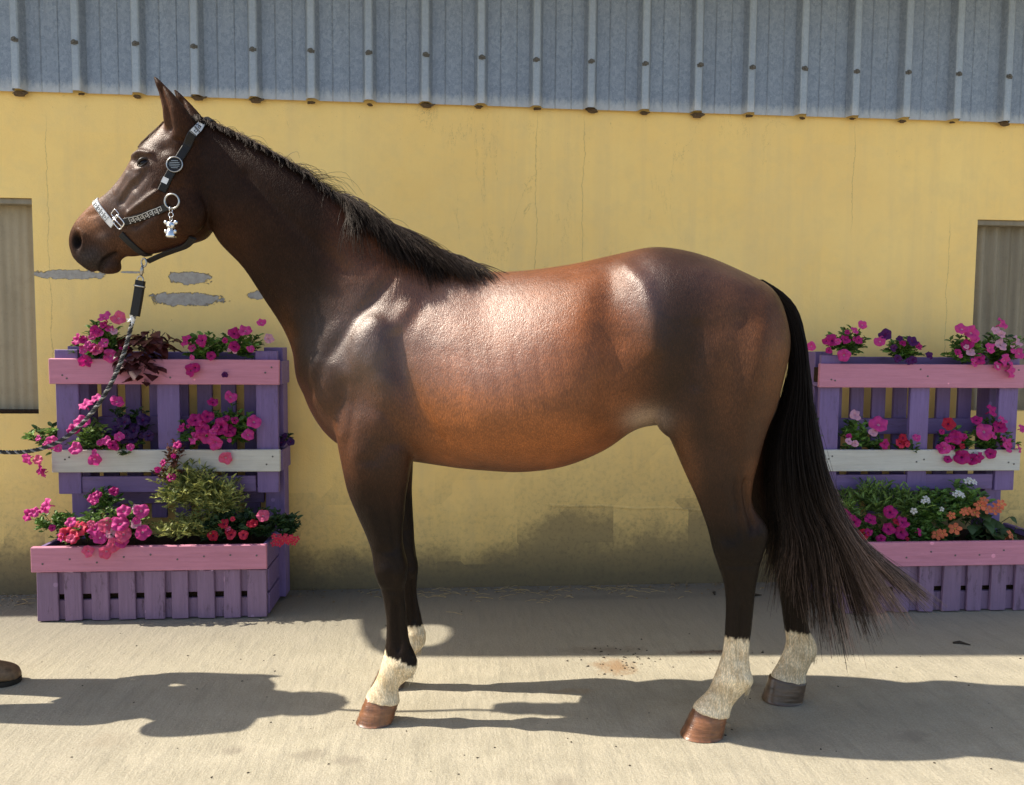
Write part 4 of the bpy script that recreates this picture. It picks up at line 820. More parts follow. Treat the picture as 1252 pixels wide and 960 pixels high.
# ---- eye
M['eye']=(lambda b:(b.base((.006,.003,.002),.12,.25),b.m)[1])(MB('dark_wet_eye'))
for s in (-1,1):
    c=hp(175.5,199.5,HY-.085)
    h=bvh.ray_cast(Vector((c[0],HY+s*.4,c[2])),Vector((0,-s,0)))
    yy=h[0].y if h[0] else c[1]
    bm=bmesh.new(); bmesh.ops.create_uvsphere(bm,u_segments=28,v_segments=18,radius=.021); me=bpy.data.meshes.new('eye'); bm.to_mesh(me); bm.free(); me.shade_smooth(); me.materials.append(M['eye'])
    o=link('eye',me,horse); o.location=(c[0],yy-s*.0110,c[2])
    # eyelids
    for up_,(w0,lift) in ((1,(.0050,.0120)),(-1,(.0034,-.0110))):
        pts=[]
        for i in range(13):
            t=-1+2*i/12; px_=c[0]+t*.0235*math.cos(.45)-0; pz=c[2]+lift*(1-t*t)*1.0-t*.0235*math.sin(.45)*-1
            dd=math.hypot(px_-c[0],pz-c[2]); yv=yy-s*.0110+s*math.sqrt(max(0,.0240**2-dd*dd)) ; pts.append((px_,yv if dd<.0235 else yy,pz))
        v,f=tube(pts,[w0*(.35+.65*math.sin(math.pi*i/12)) for i in range(13)],8); obj('eyelid',v,f,None or M.setdefault('lid',simple('dark_eyelid',(.022,.013,.010),.45,.4)),horse,True)
# ---- hair
def m_hair(name,a,c):
    b=MB(name); at=b.n('ShaderNodeAttribute',attribute_name='tint').outputs['Fac']; cc=b.ramp(at,[(0,a),(.55,tuple(x*.6+y*.4 for x,y in zip(a,c))),(1,c)]); b.base(cc,.50,.16); b.p.inputs['Specular Tint'].default_value=(1,.85,.75,1); return b.m
M['mane']=m_hair('mane_hair',(.010,.007,.006),(.16,.10,.07)); M['tailh']=m_hair('tail_hair',(.010,.007,.006),(.62,.42,.34))
def strands(name,paths,rads,tints,mat,parent):
    """paths (n,m,3) arrays -> three sided hair tubes in one mesh"""
    P=np.asarray(paths); n,m,_=P.shape; T=np.gradient(P,axis=1); T/=np.linalg.norm(T,axis=2,keepdims=True)+1e-9
    ref=np.array([0.12,1,.2]); A=np.cross(T,ref); A/=np.linalg.norm(A,axis=2,keepdims=True)+1e-9; Bn=np.cross(T,A); rd=np.asarray(rads)[:,:,None]
    rings=[P+rd*(math.cos(a)*A+math.sin(a)*Bn) for a in (0,2.094,4.189)]
    V=np.stack(rings,2).reshape(-1,3); base=(np.arange(n)[:,None]*m+np.arange(m-1)[None,:])*3
    F_=[]
    for k in range(3):
        k2=(k+1)%3; F_.append(np.stack([base+k,base+k2,base+3+k2,base+3+k],-1).reshape(-1,4))
    me=quads_mesh(name,V,np.concatenate(F_)); at=me.attributes.new('tint','FLOAT','POINT'); at.data.foreach_set('value',np.repeat(np.asarray(tints).reshape(-1),3).astype(np.float32)); me.materials.append(mat); return link(name,me,parent)
def cr(ctrl,m):
    "ctrl (n,k,3) catmull-rom through k points, m samples"
    C=np.asarray(ctrl); k=C.shape[1]; t=np.linspace(0,k-1-1e-6,m); i=t.astype(int); f=(t-i)[None,:,None]; g=lambda j: C[:,np.clip(j,0,k-1),:]
    p0,p1,p2,p3=g(i-1),g(i),g(i+1),g(i+2); return .5*((2*p1)+(p2-p0)*f+(2*p0-5*p1+4*p2-p3)*f**2+(3*p1-p0-3*p2+p3)*f**3)
TW=-.02
Lk=[(342,921,932),(364,944,962),(390,960,977),(430,969,983.5),(480,963,987),(530,947,993),(580,941,1004),(620,944,1020),(655,948,1043),(690,952,1078)]
NT=9500; u=np.where(rng.random(NT)<.30,rng.uniform(.72,1.0,NT),rng.random(NT)**.9); ncl=150; cu=np.sort(rng.random(ncl)); cid=np.argmin(np.abs(u[:,None]-cu[None,:]+rng.normal(0,.012,(NT,1))),1); cz_=rng.normal(0,1,ncl)
dep=rng.normal(0,1,NT)*.5
levels=[]
Eu=np.array([0,.12,.22,.35,.5,.62,.72,.82,.9,1.0]); Ex=np.array([932,948,985,1002,1022,1040,1062,1092,1120,1150]); Ey=np.array([745,700,775,800,812,816,796,772,766,742])
# heights chosen per strand length
ub=np.clip(.75*u+.25*cu[cid]+rng.normal(0,.02,NT),0,1)
lenf=np.clip(1-np.abs(rng.normal(0,.14-.06*(u>.7),NT))-.25*(rng.random(NT)<.2)*rng.random(NT),.45,1.03)
ctrl=[]
depth_l=[.008,.014,.016,.022,.036,.055,.075,.08,.085,.09]
for li,(yy,l,r_) in enumerate(Lk):
    px_=l+(r_-l)*ub+(rng.normal(0,1.2,NT) if li>2 else 0); dy_=dep*depth_l[li]+cz_[cid]*depth_l[li]*.3
    dd=FW[None,:]+RT[None,:]*((px_-626)/FPX)[:,None]-UP[None,:]*((yy-480)/FPX); wv_=TW*np.ones(NT)
    t_=((hO+hey*TW-np.array([0,0,CAMH]))@hey)/(dd@hey); p=np.array([0,0,CAMH])+dd*t_[:,None]-hO; ctrl.append(np.stack([p@hex_,TW+dy_,p[:,2]],1))
cue=np.clip(.15*ub+.85*cu[cid]+rng.normal(0,.012,NT),0,1); lenf=np.clip(lenf-np.abs(rng.normal(0,.07,ncl))[cid],.4,1.03)
ex_=np.interp(cue,Eu,Ex)+rng.normal(0,6,ncl)[cid]+rng.normal(0,3,NT); ey_=np.interp(cue,Eu,Ey)+rng.normal(0,5,NT)
dd=FW[None,:]+RT[None,:]*((ex_-626)/FPX)[:,None]-UP[None,:]*((ey_-480)/FPX)[:,None]; t_=((hO+hey*TW-np.array([0,0,CAMH]))@hey)/(dd@hey); p=np.array([0,0,CAMH])+dd*t_[:,None]-hO
endp=np.stack([p@hex_,TW+dep*.07+cz_[cid]*.035,p[:,2]],1)
# the sweep: the last controls bend toward the end point
c=np.stack(ctrl,1); last=c[:,-1]; mid=.5*(c[:,-2]+endp)+np.array([0,0,.0]); 
c=np.concatenate([c[:,:-1],(.5*(c[:,-2]+endp))[:,None],endp[:,None]],1)
m_=26; Pth=cr(c,m_)
# strands start at various heights along the dock
start=rng.random(NT)*.16; tt=np.linspace(0,1,m_)[None,:]; tq=(start[:,None]+(lenf-start)[:,None]*tt)*(m_-1); i0=np.clip(tq.astype(int),0,m_-2); fr=np.clip(tq-i0,0,1)[:,:,None]
Pth=np.take_along_axis(Pth,i0[:,:,None],1)*(1-fr)+np.take_along_axis(Pth,(i0+1)[:,:,None],1)*fr
fr_=(np.linspace(0,1,m_)[None,:]**2)*rng.normal(0,1,(NT,1))*.012
ph=rng.uniform(0,6.28,(NT,1)); Pth[:,:,0]+=fr_*np.sin(5*tt+ph); Pth[:,:,2]+=fr_*.5*np.cos(4*tt+ph); Pth[:,:,1]+=fr_
rad=.0011*(1-.50*tt**2)*rng.uniform(.6,1.15,(NT,1))
ct=rng.uniform(0,1,ncl)[cid]
tin=np.clip(tt*lenf[:,None]-.60,0,1)*2.6*(.02+1.5*ct[:,None]**3.5)*rng.uniform(.6,1.3,(NT,1))*(.30+.95*sm01(u,.3,.85))[:,None]+np.clip(tt-.55,0,1)*1.2*(sm01(u,.7,.9)*rng.uniform(0,1.0,NT)**1.8)[:,None]  # bleached tips, with sunlit strands of the outer sweep painted brighter
tail=strands('tail',Pth,rad,np.clip(tin,0,1),M['tailh'],horse)
# flyaway hairs behind the dock
# ---- mane: rooted along the crest
crest=[(244,141),(262,150),(285,161),(310,173),(335,187),(365,205),(395,226),(427,249),(455,269),(480,284),(508,297),(535,307),(560,316),(583,326)]
cp=np.array(spline([hp(*p,float(np.interp(p[0],[262,330,380,427,475,525,560],[HY,-.082,-.07,-.048,-.022,-.005,0]))) for p in crest],12)); 
def mane(nm,n,t0,t1,fn,mat,rad0=.0010):
    paths=[];tn=[]
    for i in range(n):
        t=t0+(t1-t0)*random.random(); k=t*(len(cp)-1); k0=int(k); b0=cp[k0]; side=random.gauss(0,.008)
        pts,tint=fn(t,np.array([b0[0],b0[1]+side,b0[2]-.012])); paths.append(pts); tn.append(tint)
    C=np.array(paths); P=cr(C,10); tt=np.linspace(0,1,10)[None,:]
    return strands(nm,P,np.repeat(rad0*(1-.75*tt**2),len(P),0),np.array(tn)[:,None]*np.ones((1,10)),mat,horse)
NC=150
clm=[(random.gauss(0,1),random.gauss(0,1),random.uniform(.55,1.25)) for _ in range(NC)]
ccen=sorted(random.random() for _ in range(NC))
import bisect
def clump_of(t):
    i=min(NC-1,max(0,bisect.bisect(ccen,t)+random.choice((-1,0,0,0,1)))); return i
def near_fall(t,b):
    # lies over the near side of the crest, short by the poll and long at the withers
    k=clump_of(t); c,c2,cl_=clm[k]; pull=(ccen[k]-t)*1.15
    L=(.022 if t<.4 else .026+.14*min(1,(t-.4)/.4))*cl_*random.uniform(.6,1.2)
    if t>.76: L*=max(.22,1-3.2*(t-.76))
    L*=random.uniform(.45,1.1); bk=.45+.35*t+.16*c+random.gauss(0,.10); up_=.003+.006*random.random()
    p1=b+np.array([.25*L*bk,-.010,up_]); p2=b+np.array([.6*L*bk+.5*pull,-.030-.05*min(1,L*4),-.22*L+.006]); p3=b+np.array([L*bk*1.05+pull,-.040-.09*min(1,L*5),-.90*L])
    return [b,p1,p2,p3],max(0,random.gauss(.06,.12)+(.18 if t<.3 else 0))
def rise(t,b):
    # stands up or is blown back over the crest
    k=clump_of(t); c,c2,cl_=clm[k]; L=random.uniform(.012,.045)*cl_*(1+.5*max(0,c2))
    if .36<t<.62: L*=random.uniform(.9,2.8)
    elif random.random()<.04: L*=2.5
    if t<.3: L*=.65
    a=.30+.16*c+random.gauss(0,.16); dx,dz=math.cos(a),math.sin(a); sd_=random.gauss(0,.012)
    tx,tz=.83,-.55; ux,uz=.55,.83
    f=lambda s_,k: b+np.array([L*s_*(tx*dx+ux*dz*k),sd_*s_-.004,L*s_*(tz*dx+uz*dz*k)+.010*min(1,s_*3)])
    return [b,f(.35,1.15),f(.7,.95),f(1.05,.45)],(max(0,random.gauss(.3,.3)) if t<.35 else max(0,random.gauss(.08,.2)))
def withers_lock(t,b):
    k=clump_of(t); c,c2,cl_=clm[k]; L=random.uniform(.07,.20)*cl_; bk=.72+.26*c+random.gauss(0,.14)
    if t>.8: L*=.75; bk+=.3
    return [b,b+np.array([.3*L,-.025,.006]),b+np.array([.62*L*bk+.02,-.075,-.32*L]),b+np.array([L*bk+.02,-.115,-.85*L])],max(0,random.gauss(.06,.12))
mane('mane',3600,.0,.95,near_fall,M['mane']); mane('mane',1700,.03,.97,rise,M['mane'],.0007); mane('mane',2200,.50,.80,withers_lock,M['mane']); mane('mane',420,.74,.97,withers_lock,M['mane'])
# forelock: a thin tuft between the ears falling on the forehead
fb=hp(207,152,HY); fl=[];tn=[]
for i in range(170):
    s_=random.gauss(0,.016); b=np.array([fb[0]+random.gauss(0,.006),HY+s_,fb[2]-.004]); L=random.uniform(.03,.10)
    fl.append([b,b+np.array([-.018-.1*L,s_*.3,-.002]),b+np.array([-.024-.35*L,s_*.8,-.50*L]),b+np.array([-.022-.62*L,s_*1.2,-1.0*L])]); tn.append(min(1,max(0,random.gauss(.9,.3))))
P=cr(np.array(fl),10)
for a_ in range(P.shape[0]):
    for b_ in range(1,10):
        h=bvh.find_nearest(Vector(P[a_,b_])); P[a_,b_]=h[0]+h[1]*(.002+.004*random.random())
strands('forelock',P,np.full((len(P),10),.0007),np.array(tn)[:,None]*np.ones((1,10)),M['mane'],horse)
# fetlock feather tufts
M['feather']=simple('cream_fetlock_hair',(.52,.43,.28),.6,.3)
for (px,py,w) in ((505,818,-.14),(915,838,-.145),(514,790,.14),(996,798,.145)):
    fe=[]
    for i in range(160):
        b=hp(px-5+random.gauss(0,2),py+random.gauss(0,4),w); b[1]+=random.gauss(0,.012); L=random.uniform(.008,.022)
        fe.append([b,b+np.array([.3*L,0,-.2*L]),b+np.array([.4*L,0,-.65*L]),b+np.array([.25*L,0,-1.1*L])])
    P=cr(np.array(fe),6); strands('fetlock_hair',P,np.full((len(P),6),.0006),np.ones((len(P),6)),M['feather'],horse)
# ================================================================ HALTER
M['leather']=simple('black_leather',(.008,.007,.007),.5,.3,scale=120,var=.3,bump=.001)
M['silver']=simple('silver_metal',(.72,.70,.68),.25,.5,1.0,var=.1); M['trim']=simple('silver_trim',(.55,.55,.55),.45,.4,.2,var=.12,scale=150)
M['steelring']=simple('worn_steel_ring',(.42,.40,.37),.32,.5,1.0,var=.2); M['label']=simple('white_label',(.7,.7,.7),.5,.3)
hinv=Matrix.Rotation(HTH,3,'Z')   # world -> horse direction
def tolocal_dir(d): return (Matrix.Rotation(-(-HTH),3,'Z'))@Vector(d)
camloc=tolocal_dir(Vector((0,0,CAMH))-HO)
def surf(px,py):
    d=tolocal_dir(Vector(ray(px,py))).normalized(); h=bvh.ray_cast(camloc,d)
    if h[0] is None:
        p=Vector(hp(px,py,HY-.02)); r_=bvh.find_nearest(p); return r_[0],r_[1]
    return h[0],h[1]
def path_surf(px_pts,k=8):
    P=[];N=[]
    for p in spline([(a,b_,0) for a,b_ in px_pts],k):
        a,n=surf(p[0],p[1]); P.append(a); N.append(n if n.y<.3 else -n)
    return P,N
def smooth_path(P,N,it=3):
    for _ in range(it):
        P=[P[0]]+[(P[i-1]+P[i]*2+P[i+1])/4 for i in range(1,len(P)-1)]+[P[-1]]; N=[N[0]]+[((N[i-1]+N[i]*2+N[i+1])).normalized() for i in range(1,len(N)-1)]+[N[-1]]
    return P,N
class Strap:
    def __init__(s,P,N,w,off=.004):
        P,N=smooth_path(P,N); s.P=[p+n*off for p,n in zip(P,N)]; s.N=N; s.w=w; s.T=[(s.P[min(i+1,len(P)-1)]-s.P[max(i-1,0)]).normalized() for i in range(len(P))]; s.B=[n.cross(t).normalized() for n,t in zip(N,s.T)]
        s.S=[0]
        for i in range(1,len(P)): s.S.append(s.S[-1]+(s.P[i]-s.P[i-1]).length)
    def at(s,d,v,h=0):
        d=max(0,min(s.S[-1]-1e-6,d)); i=max(0,min(len(s.S)-2,int(np.searchsorted(s.S,d,'right')-1))); f=(d-s.S[i])/(s.S[i+1]-s.S[i]+1e-9)
        return s.P[i].lerp(s.P[i+1],f)+s.B[i].lerp(s.B[i+1],f)*v+s.N[i].lerp(s.N[i+1],f)*h
    def build(s,name,mat,parent,th=.0028,d0=0,d1=None):
        d1=d1 or s.S[-1]; n=max(4,int((d1-d0)/.008)); V=[];Fc=[]; hw=s.w/2
        for i in range(n+1):
            d=d0+(d1-d0)*i/n
            for v,h in ((-hw,-th),(-hw,th*.4),(-hw*.85,th),(hw*.85,th),(hw,th*.4),(hw,-th)): V.append(s.at(d,v,h))
        for i in range(n):
            for k in range(6): Fc.append((i*6+k,i*6+(k+1)%6,(i+1)*6+(k+1)%6,(i+1)*6+k))
        Fc+=[tuple(range(6)),tuple(n*6+k for k in range(6))[::-1]]
        return obj(name,V,Fc,mat,parent,False)
    def key(s,name,mat,parent,d0,d1,cell,h=.0034,dark=False):
        "meander pattern laid on the strap"
        V=[];Fc=[];t=.10
        poly=[(0,0),(0,1),(.82,1),(.82,.28),(.36,.28),(.36,.62),(.58,.62)]; n=int((d1-d0)/cell); hw=s.w*.36
        def seg(a,b_):
            (x0,y0),(x1,y1)=a,b_; xa,xb=min(x0,x1)-t/2,max(x0,x1)+t/2; ya,yb_=min(y0,y1)-t/2,max(y0,y1)+t/2
            for (A_,B_) in [(xa,xb)]:
                k=len(V)
                for (xx,yy) in ((xa,ya),(xb,ya),(xb,yb_),(xa,yb_)): V.append(s.at(d0+(c_+xx)*cell,(yy*2-1)*hw,h))
                Fc.append((k,k+1,k+2,k+3))
        for c_ in range(n):
            for i in range(len(poly)-1): seg(poly[i],poly[i+1])
            seg((0,0),(-.18,0))
        return obj(name,V,Fc,mat,parent)
def ringpath(C,up,phis,reach=.45):
    P=[];N=[]
    for a in phis:
        d=Vector((up[0]*math.cos(a),-math.sin(a),up[1]*math.cos(a))); h=bvh.ray_cast(C+d*reach,-d)
        if h[0] is not None: P.append(h[0]); N.append(h[1])
    return P,N
halter=empty('halter',HO,-HTH); tag(halter,'black leather halter with silver key pattern bands worn on the horse head','halter')
A=Vector(hp(114,240,HY)); Bb=Vector(hp(182,314,HY)); up=(A-Bb).normalized(); Cc=(A+Bb)/2
bk,bkN=surf(147,272)
# nose band over the front of the nose, between the two cheek buckles
def cut(C,up,lim):
    out=[]
    for i in range(0,181):
        a=math.pi*i/180; P,N=ringpath(C,(up.x,up.z),[a]); 
        if P and (P[0]-C).dot(up)>lim: out.append(a)
    return out[-1]
lim=(bk-Cc).dot(up)
a0=cut(Cc,up,lim+.012); P,N=ringpath(Cc,(up.x,up.z),np.linspace(a0,-a0,44)); nb=Strap(P,N,.025,.004)
nb.build('noseband',M['trim'],halter); nb.key('key_pattern',M['leather'],halter,.03,nb.S[-1]-.03,.020)
a1=cut(Cc,up,lim-.030); P,N=ringpath(Cc,(up.x,up.z),np.linspace(a1,2*math.pi-a1,50)); cs=Strap(P,N,.024,.004); cs.build('chin_strap',M['leather'],halter)
def torus(c,n,R_,r_,a=1.0,up_=Vector((0,0,1)),N_=24,sq=2.0):
    n=n.normalized(); u=up_-n*up_.dot(n); u.normalize(); v=n.cross(u); pts=[]
    for i in range(N_):
        t=2*math.pi*i/N_; cx=math.copysign(abs(math.cos(t))**(2/sq),math.cos(t)); sy=math.copysign(abs(math.sin(t))**(2/sq),math.sin(t)); pts.append(c+u*cx*R_+v*sy*R_*a)
    return tube(pts,r_,8,closed=True)
rp,rn=surf(212,247); rn=Vector((0,-1,0))*.6+rn*.4
obj('ring',*torus(rp+rn*.010,rn,.0245,.0034),M['steelring'],halter,True)
# cheek piece with its key pattern
P,N=path_surf([(152,272),(170,266),(188,260),(206,253)]); ch=Strap(P,N,.025,.004); ch.build('cheek_strap',M['leather'],halter); ch.key('key_pattern',M['trim'],halter,.030,ch.S[-1]-.008,.0195)
v1=torus(bk+bkN*.008,bkN,.021,.0024,.80,up,sq=5.0); vv=tube([bk+bkN*.012+up*.022,bk+bkN*.012-up*.022],.0024,6); obj('buckle',*join([v1,vv]),M['silver'],halter,True)
bl,bln=surf(143,262); obj('keeper',*torus(bl+bln*.008,bln,.013,.0018,.95,up,sq=5.0),M['silver'],halter,True)
# crown piece over the poll
A2=Vector(hp(255,148,HY)); R2=Vector(hp(213,240,HY)); up2=(A2-R2).normalized(); C2=Vector(hp(236,196,HY)); lim2=(rp-C2).dot(up2)+.012
a2=cut(C2,up2,lim2); P,N=ringpath(C2,(up2.x,up2.z),np.linspace(a2,-a2,70)); cw=Strap(P,N,.028,.005); cw.build('crown_strap',M['leather'],halter,.0034)
# silver key pattern section near the poll
def nearest_d(st,px,py):
    best=(1e9,0)
    q_=Vector(hp(px,py,HY-.07))
    for i,p in enumerate(st.P):
        if p.y>HY: continue
        d=(p.x-q_.x)**2+(p.z-q_.z)**2
        if d<best[0]: best=(d,st.S[i])
    return best[1]
dk=nearest_d(cw,254,160); 
v=[];f=[]
for i in range(7):
    d=dk-.028+.056*i/6; v+=[cw.at(d,-.0125,.0040),cw.at(d,.0125,.0040)]
obj('crown_plate',v,[(2*i,2*i+1,2*i+3,2*i+2) for i in range(6)],M['trim'],halter); cw.key('key_pattern',M['leather'],halter,dk-.026,dk+.026,.022,.0046)
# round badge and white tag on the crown piece
db=nearest_d(cw,230,211); bc=cw.at(db,0,.007); bn=(cw.at(db,0,.02)-cw.at(db,0,0)).normalized()
disc=tube([bc-bn*.004,bc+bn*.001],[.026,.026],28); badge=obj('badge',*disc,M['leather'],halter)
obj('badge_rim',*torus(bc+bn*.001,bn,.0255,.0022,N_=32),M['steelring'],badge,True)
uu=(Vector((0,0,1))-bn*bn.z).normalized(); ww=bn.cross(uu); bars=[]
for k,(hh,le) in enumerate(((.012,.011),(.006,.016),(0,.018),(-.006,.016),(-.012,.011))): bars.append(tube([bc+bn*.002+uu*hh-ww*le,bc+bn*.002+uu*hh+ww*le],.0011,4))
obj('badge_bars',*join(bars),M['steelring'],badge)
dl=nearest_d(cw,229,236); v=[cw.at(dl-.010,-.006,.0045),cw.at(dl+.010,-.006,.0045),cw.at(dl+.010,.014,.0045),cw.at(dl-.010,.014,.0045)]; obj('white_tag',v,[(0,1,2,3)],M['label'],halter)
# strap under the jaw
jp=[hp(181,319,HY-.01),hp(196,312,HY-.012),hp(212,306,HY-.014),hp(228,300,HY-.02),hp(236,290,HY-.05)]; jj=spline(jp,6)
Nn=[Vector((0,-.35,-1)).normalized()]*len(jj); js=Strap([Vector(p) for p in jj],Nn,.024,.003); js.build('jaw_strap',M['leather'],halter)
# hanging charm
charm=empty('bag_charm',HO,-HTH); tag(charm,'small silver teddy shaped charm hanging from the halter ring','charm')
hx=rp+rn*.016+Vector((0,0,-.024)); pr=[]
obj('clasp',*join([torus(hx+Vector((0,-.003,-.006)),Vector((1,0,0)),.010,.0016),torus(hx+Vector((0,-.003,-.022)),Vector((0,1,0)),.008,.0015),torus(hx+Vector((0,-.003,-.036)),Vector((1,0,0)),.008,.0015)]),M['silver'],charm,True)
def ballm(c,r_,sx=1,sy=1,sz=1):
    bm=bmesh.new(); bmesh.ops.create_icosphere(bm,subdivisions=2,radius=r_); V=[Vector((v.co.x*sx,v.co.y*sy,v.co.z*sz))+c for v in bm.verts]; F_=[tuple(v.index for v in f.verts) for f in bm.faces]; bm.free(); return V,F_
cc=hx+Vector((0,-.006,-.058)); T_=lambda x,y,z: cc+Vector((x,y,z))
obj('figure',*join([ballm(T_(0,0,0),.0155,1,.8,.95),ballm(T_(-.017,0,.010),.0075,1,.6,1),ballm(T_(.017,0,.010),.0075,1,.6,1),ballm(T_(0,-.011,-.003),.006),tube([T_(0,0,-.010),T_(0,0,-.020),T_(0,0,-.034),T_(0,0,-.040)],[.010,.0125,.0175,.017],14),ballm(T_(-.016,-.002,-.020),.006,1,1,1.3),ballm(T_(.016,-.002,-.020),.006,1,1,1.3)]),M['silver'],charm,True)
# ================================================================ LEAD ROPE
lead=empty('lead_rope',HO,-HTH); tag(lead,'dark braided lead rope curving from the halter clip to the left edge','rope')
L=lambda px,py,w=-.01: Vector(hp(px,py,w+HY*(px>0)*min(1,max(0,px)/120)))
ringp=L(179,316,-.02)
obj('snap_clip',*join([torus(L(176,321,-.02),Vector((.3,1,0)),.014,.0032,.8),tube([L(174.5,325,-.02),L(173.5,331,-.02),L(172.5,337,-.02)],[.0045,.0065,.0045],10),torus(L(171.5,342,-.02),Vector((0,1,0)),.012,.003,.9)]),M['steelring'],lead,True)
st=Strap([L(171.5,343,-.02),L(170.5,350,-.02),L(169,362,-.02),L(167,374,-.02),L(164.5,386,-.02)],[Vector((0,-1,.05)).normalized()]*5,.034,.0); st.build('leather_loop',M['leather'],lead,.006)
obj('loop_collar',*torus(L(170.7,350,-.02),Vector((.15,0,1)),.018,.0035,.6,Vector((1,0,0))),M['steelring'],lead,True)
path=[L(165,383),L(161,396,-.01),L(155,420,-.01),L(146,447,-.02),L(133,474,-.03),L(116,500,-.04),L(95,523,-.05),L(70,541,-.06),L(40,551,-.08),L(8,553,-.09),L(-25,549,-.10),L(-52,540,-.11),L(-70,528,-.12),L(-64,560,-.13),L(-70,620,-.13),L(-66,660,-.12)]
sp=[Vector(p) for p in spline(path,26)]; cur=[0]
for i in range(1,len(sp)): cur.append(cur[-1]+(sp[i]-sp[i-1]).length)
cur[0]=0; st_v=[]
M['rope']=simple('black_grey_rope',(.030,.030,.032),.75,.3,scale=260,var=.6,bump=.002); M['rope2']=simple('pale_flecked_rope',(.26,.25,.24),.75,.3,scale=300,var=.6,bump=.002)
def strand(ph,rad,off,m):
    pts=[]
    for i,p in enumerate(sp):
        t=(sp[min(i+1,len(sp)-1)]-sp[max(i-1,0)]).normalized(); n=t.cross(Vector((0,1,0))).normalized(); b_=t.cross(n); a=cur[i]/.034*2*math.pi+ph; pts.append(p+(n*math.cos(a)+b_*math.sin(a))*off)
    return tube(pts,rad,6)
sp2=[]
for i in range(len(sp)-1): sp2+= [sp[i],(sp[i]+sp[i+1])/2]
sp=sp2+[sp[-1]]; cur=[0]
for i in range(1,len(sp)): cur.append(cur[-1]+(sp[i]-sp[i-1]).length)
obj('rope_strands',*join([strand(0,.0040,.0040,None),strand(2.094,.0040,.0040,None)]),M['rope'],lead,True); obj('flecked_strand',*strand(4.189,.0037,.0043,None),M['rope2'],lead,True)
wk=L(162,391,-.012); kv=[]
for i in range(26):
    d=Vector((random.gauss(0,.7),random.gauss(0,.4)-.4,random.gauss(0,1))).normalized(); kv.append(tube([wk+d*.006,wk+d*random.uniform(.012,.024)],[.003,.0015],4))
obj('frayed_knot',*join(kv+[ballm(wk,.010)]),M['label'],lead)
# ================================================================ PERSON holding the rope (only a boot is inside the frame)
per=empty('person',(-2.045,2.965,0)); tag(per,'person in brown boots standing at the left edge holding the lead rope','person')
M['skin']=simple('skin',(.48,.27,.18),.55,.4,scale=60,var=.08); M['navy']=simple('navy_jacket',(.03,.045,.09),.8,.2,scale=80); M['jeans']=simple('faded_jeans',(.10,.14,.22),.85,.2,scale=90,bump=.001); M['cap']=simple('dark_cap',(.03,.03,.03),.8,.2)
M['boot']=simple('brown_boot_leather',(.16,.10,.055),.6,.35,scale=50,var=.4,bump=.002); M['sole']=simple('boot_sole',(.03,.025,.02),.85,.2); M['hairh']=simple('brown_hair',(.06,.035,.02),.6,.4)
def skin(name,nodes,edges,mat,parent,sub=2):
    me=bpy.data.meshes.new(name); me.from_pydata([n[:3] for n in nodes],edges,[]); o=bpy.data.objects.new('t',me); col.objects.link(o); m=o.modifiers.new('s','SKIN'); m.use_smooth_shade=True; s2=o.modifiers.new('u','SUBSURF'); s2.levels=sub; s2.render_levels=sub
    for i,n in enumerate(nodes): me.skin_vertices[0].data[i].radius=(n[3],n[4] if len(n)>4 else n[3]); me.skin_vertices[0].data[i].use_root=(i==0)
    dg=bpy.context.evaluated_depsgraph_get(); r_=bpy.data.meshes.new_from_object(o.evaluated_get(dg)); bpy.data.objects.remove(o); r_.name=name
    while len(r_.materials): r_.materials.pop()
    r_.shade_smooth(); return link(name,r_,parent,mat)
nd=[(0,0,.94,.12,.10),(0,0,1.12,.115,.09),(.0,0,1.33,.12,.095),(.005,0,1.45,.055),(.02,0,1.52,.052),(.03,0,1.60,.078,.085),(.025,0,1.68,.06,.07)]; ed=[(0,1),(1,2),(2,3),(3,4),(4,5),(5,6)]
def chain(pts,root):
    k=root
    for p in pts: nd.append(p); ed.append((k,len(nd)-1)); k=len(nd)-1
    return k
LG={1:[(0,.10,.86,.085),(.02,.105,.50,.055),(-.03,.115,.12,.04)],-1:[(0,-.10,.86,.085),(.03,-.105,.50,.055),(-.09,-.115,.12,.04)]}
for s in (1,-1): chain(LG[s],0)
ra=chain([(0,-.185,1.38,.055),(.0,-.20,1.13,.042),(.18,-.17,.985,.030),(.225,-.165,.955,.026,.036)],2)
for j,(dy_,l) in enumerate(((-.026,.9),(-.010,1),(.008,.95),(.024,.8))):
    chain([(.262,-.165+dy_,.955+.004*j,.0095),(.285,-.163+dy_,.935,.009),(.270,-.160+dy_,.912,.008),(.250,-.158+dy_,.918,.007)],ra)
chain([(.235,-.125,.965,.0105),(.265,-.122,.955,.0095),(.280,-.138,.938,.008)],ra)
la=chain([(0,.185,1.38,.055),(-.02,.20,1.12,.042),(.03,.20,.90,.030),(.04,.20,.86,.022,.034)],2)
for j,dy_ in enumerate((-.026,-.009,.009,.026)): chain([(.045+dy_*.8,.195,.815,.009),(.055+dy_*.8,.190,.785,.0085),(.058+dy_*.8,.182,.765,.007)],la)
chain([(.075,.185,.85,.010),(.088,.175,.825,.008)],la)
pb=skin('body',nd,ed,M['skin'],per)
obj('face',*join([ballm(Vector((.113,0,1.595)),.014,1.1,.8,1.4),ballm(Vector((.088,0,1.555)),.022,.7,1.1,.45),ballm(Vector((.03,.088,1.595)),.02,.8,.4,1.3),ballm(Vector((.03,-.088,1.595)),.02,.8,.4,1.3)]),M['skin'],per,True)
obj('eyes',*join([ballm(Vector((.097,s*.032,1.618)),.010) for s in (1,-1)]),M['eye'],per,True)
obj('hair',*join([ballm(Vector((.005,0,1.625)),.100,1.0,1.0,1.05),ballm(Vector((-.03,0,1.52)),.10,.8,1.15,1.2)]),M['hairh'],per,True)
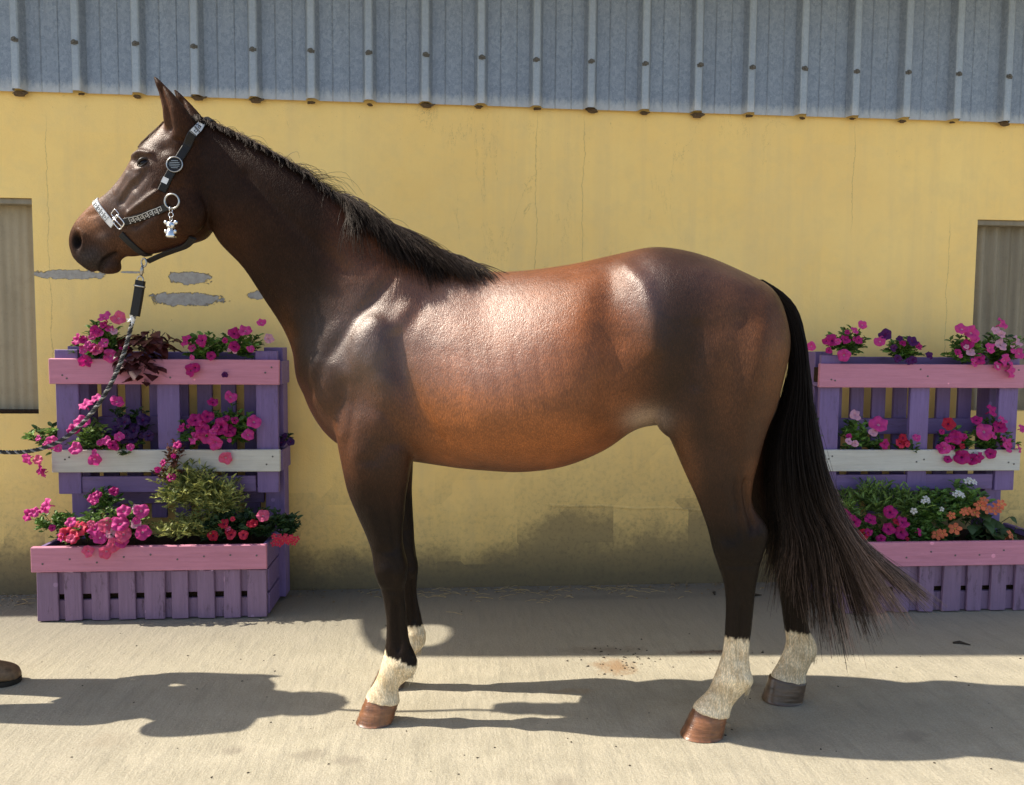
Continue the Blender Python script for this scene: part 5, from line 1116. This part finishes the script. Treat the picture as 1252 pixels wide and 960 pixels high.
obj('cap',*join([ballm(Vector((.025,0,1.665)),.100,1.1,.98,.62),tube([Vector((.09,-.05,1.665)),Vector((.125,0,1.655)),Vector((.09,.05,1.665))],[.012,.03,.012],8)]),M['cap'],per,True)
skin('jacket',[(0,0,.80,.245,.15),(0,0,.95,.225,.14),(0,0,1.15,.20,.125),(0,0,1.32,.18,.12),(.0,0,1.45,.11,.09),(0,-.175,1.375,.078),(.0,-.205,1.13,.060),(.155,-.172,1.0,.045),(0,.175,1.375,.078),(-.02,.205,1.12,.060),(.025,.20,.935,.046)],[(0,1),(1,2),(2,3),(3,4),(3,5),(5,6),(6,7),(3,8),(8,9),(9,10)],M['navy'],per)
skin('trousers',[(0,0,.95,.14,.12),(0,.10,.84,.105),(.02,.105,.50,.078),(-.03,.115,.16,.066),(0,-.10,.84,.105),(.03,-.105,.50,.078),(-.09,-.115,.16,.066)],[(0,1),(1,2),(2,3),(0,4),(4,5),(5,6)],M['jeans'],per)
def boot(x,y):
    # stations along the foot: x, half width, z bottom, z top
    st=[(-.085,.030,.012,.10),(-.07,.040,.010,.20),(-.02,.044,.010,.21),(.03,.044,.012,.20),(.06,.043,.012,.125),(.10,.046,.010,.095),(.15,.049,.010,.082),(.19,.047,.010,.072),(.215,.038,.012,.060),(.232,.020,.016,.042)]
    st=spline(st,4); nr=20; V=[];Fc=[]
    for (sx,w,z0,z1) in st:
        for k in range(nr):
            a=2*math.pi*k/nr; u=math.cos(a); v_=math.sin(a); V.append((x+sx,y+w*math.copysign(abs(v_)**.75,v_),(z0+z1)/2+(z1-z0)/2*math.copysign(abs(u)**.8,u)))
    m_=len(st); Fc=[(i*nr+k,i*nr+(k+1)%nr,(i+1)*nr+(k+1)%nr,(i+1)*nr+k) for i in range(m_-1) for k in range(nr)]+[tuple(range(nr))[::-1],tuple((m_-1)*nr+k for k in range(nr))]
    b_=obj('boot',V,Fc,M['boot'],per,True)
    V=[];out=[(sx,w*1.06) for sx,w,_,_ in st]; loop=[(x+sx,y+w) for sx,w in out]+[(x+out[-1][0]+.006,y)]+[(x+sx,y-w) for sx,w in out[::-1]]
    n=len(loop); V=[(a,b2,.001) for a,b2 in loop]+[(a,b2,.020) for a,b2 in loop]; Fc=[tuple(range(n))[::-1],tuple(range(n,2*n))]+[(i,(i+1)%n,n+(i+1)%n,n+i) for i in range(n)]
    obj('sole',V,Fc,M['sole'],b_); 
    lace=[tube([Vector((x+.035+.016*i,y-.028,.165-.017*i)),Vector((x+.043+.016*i,y,.178-.019*i)),Vector((x+.035+.016*i,y+.028,.165-.017*i))],.0025,5) for i in range(5)]
    obj('laces',*join(lace),M['sole'],b_)
boot(-.03+.165,.115); boot(-.09,-.115)
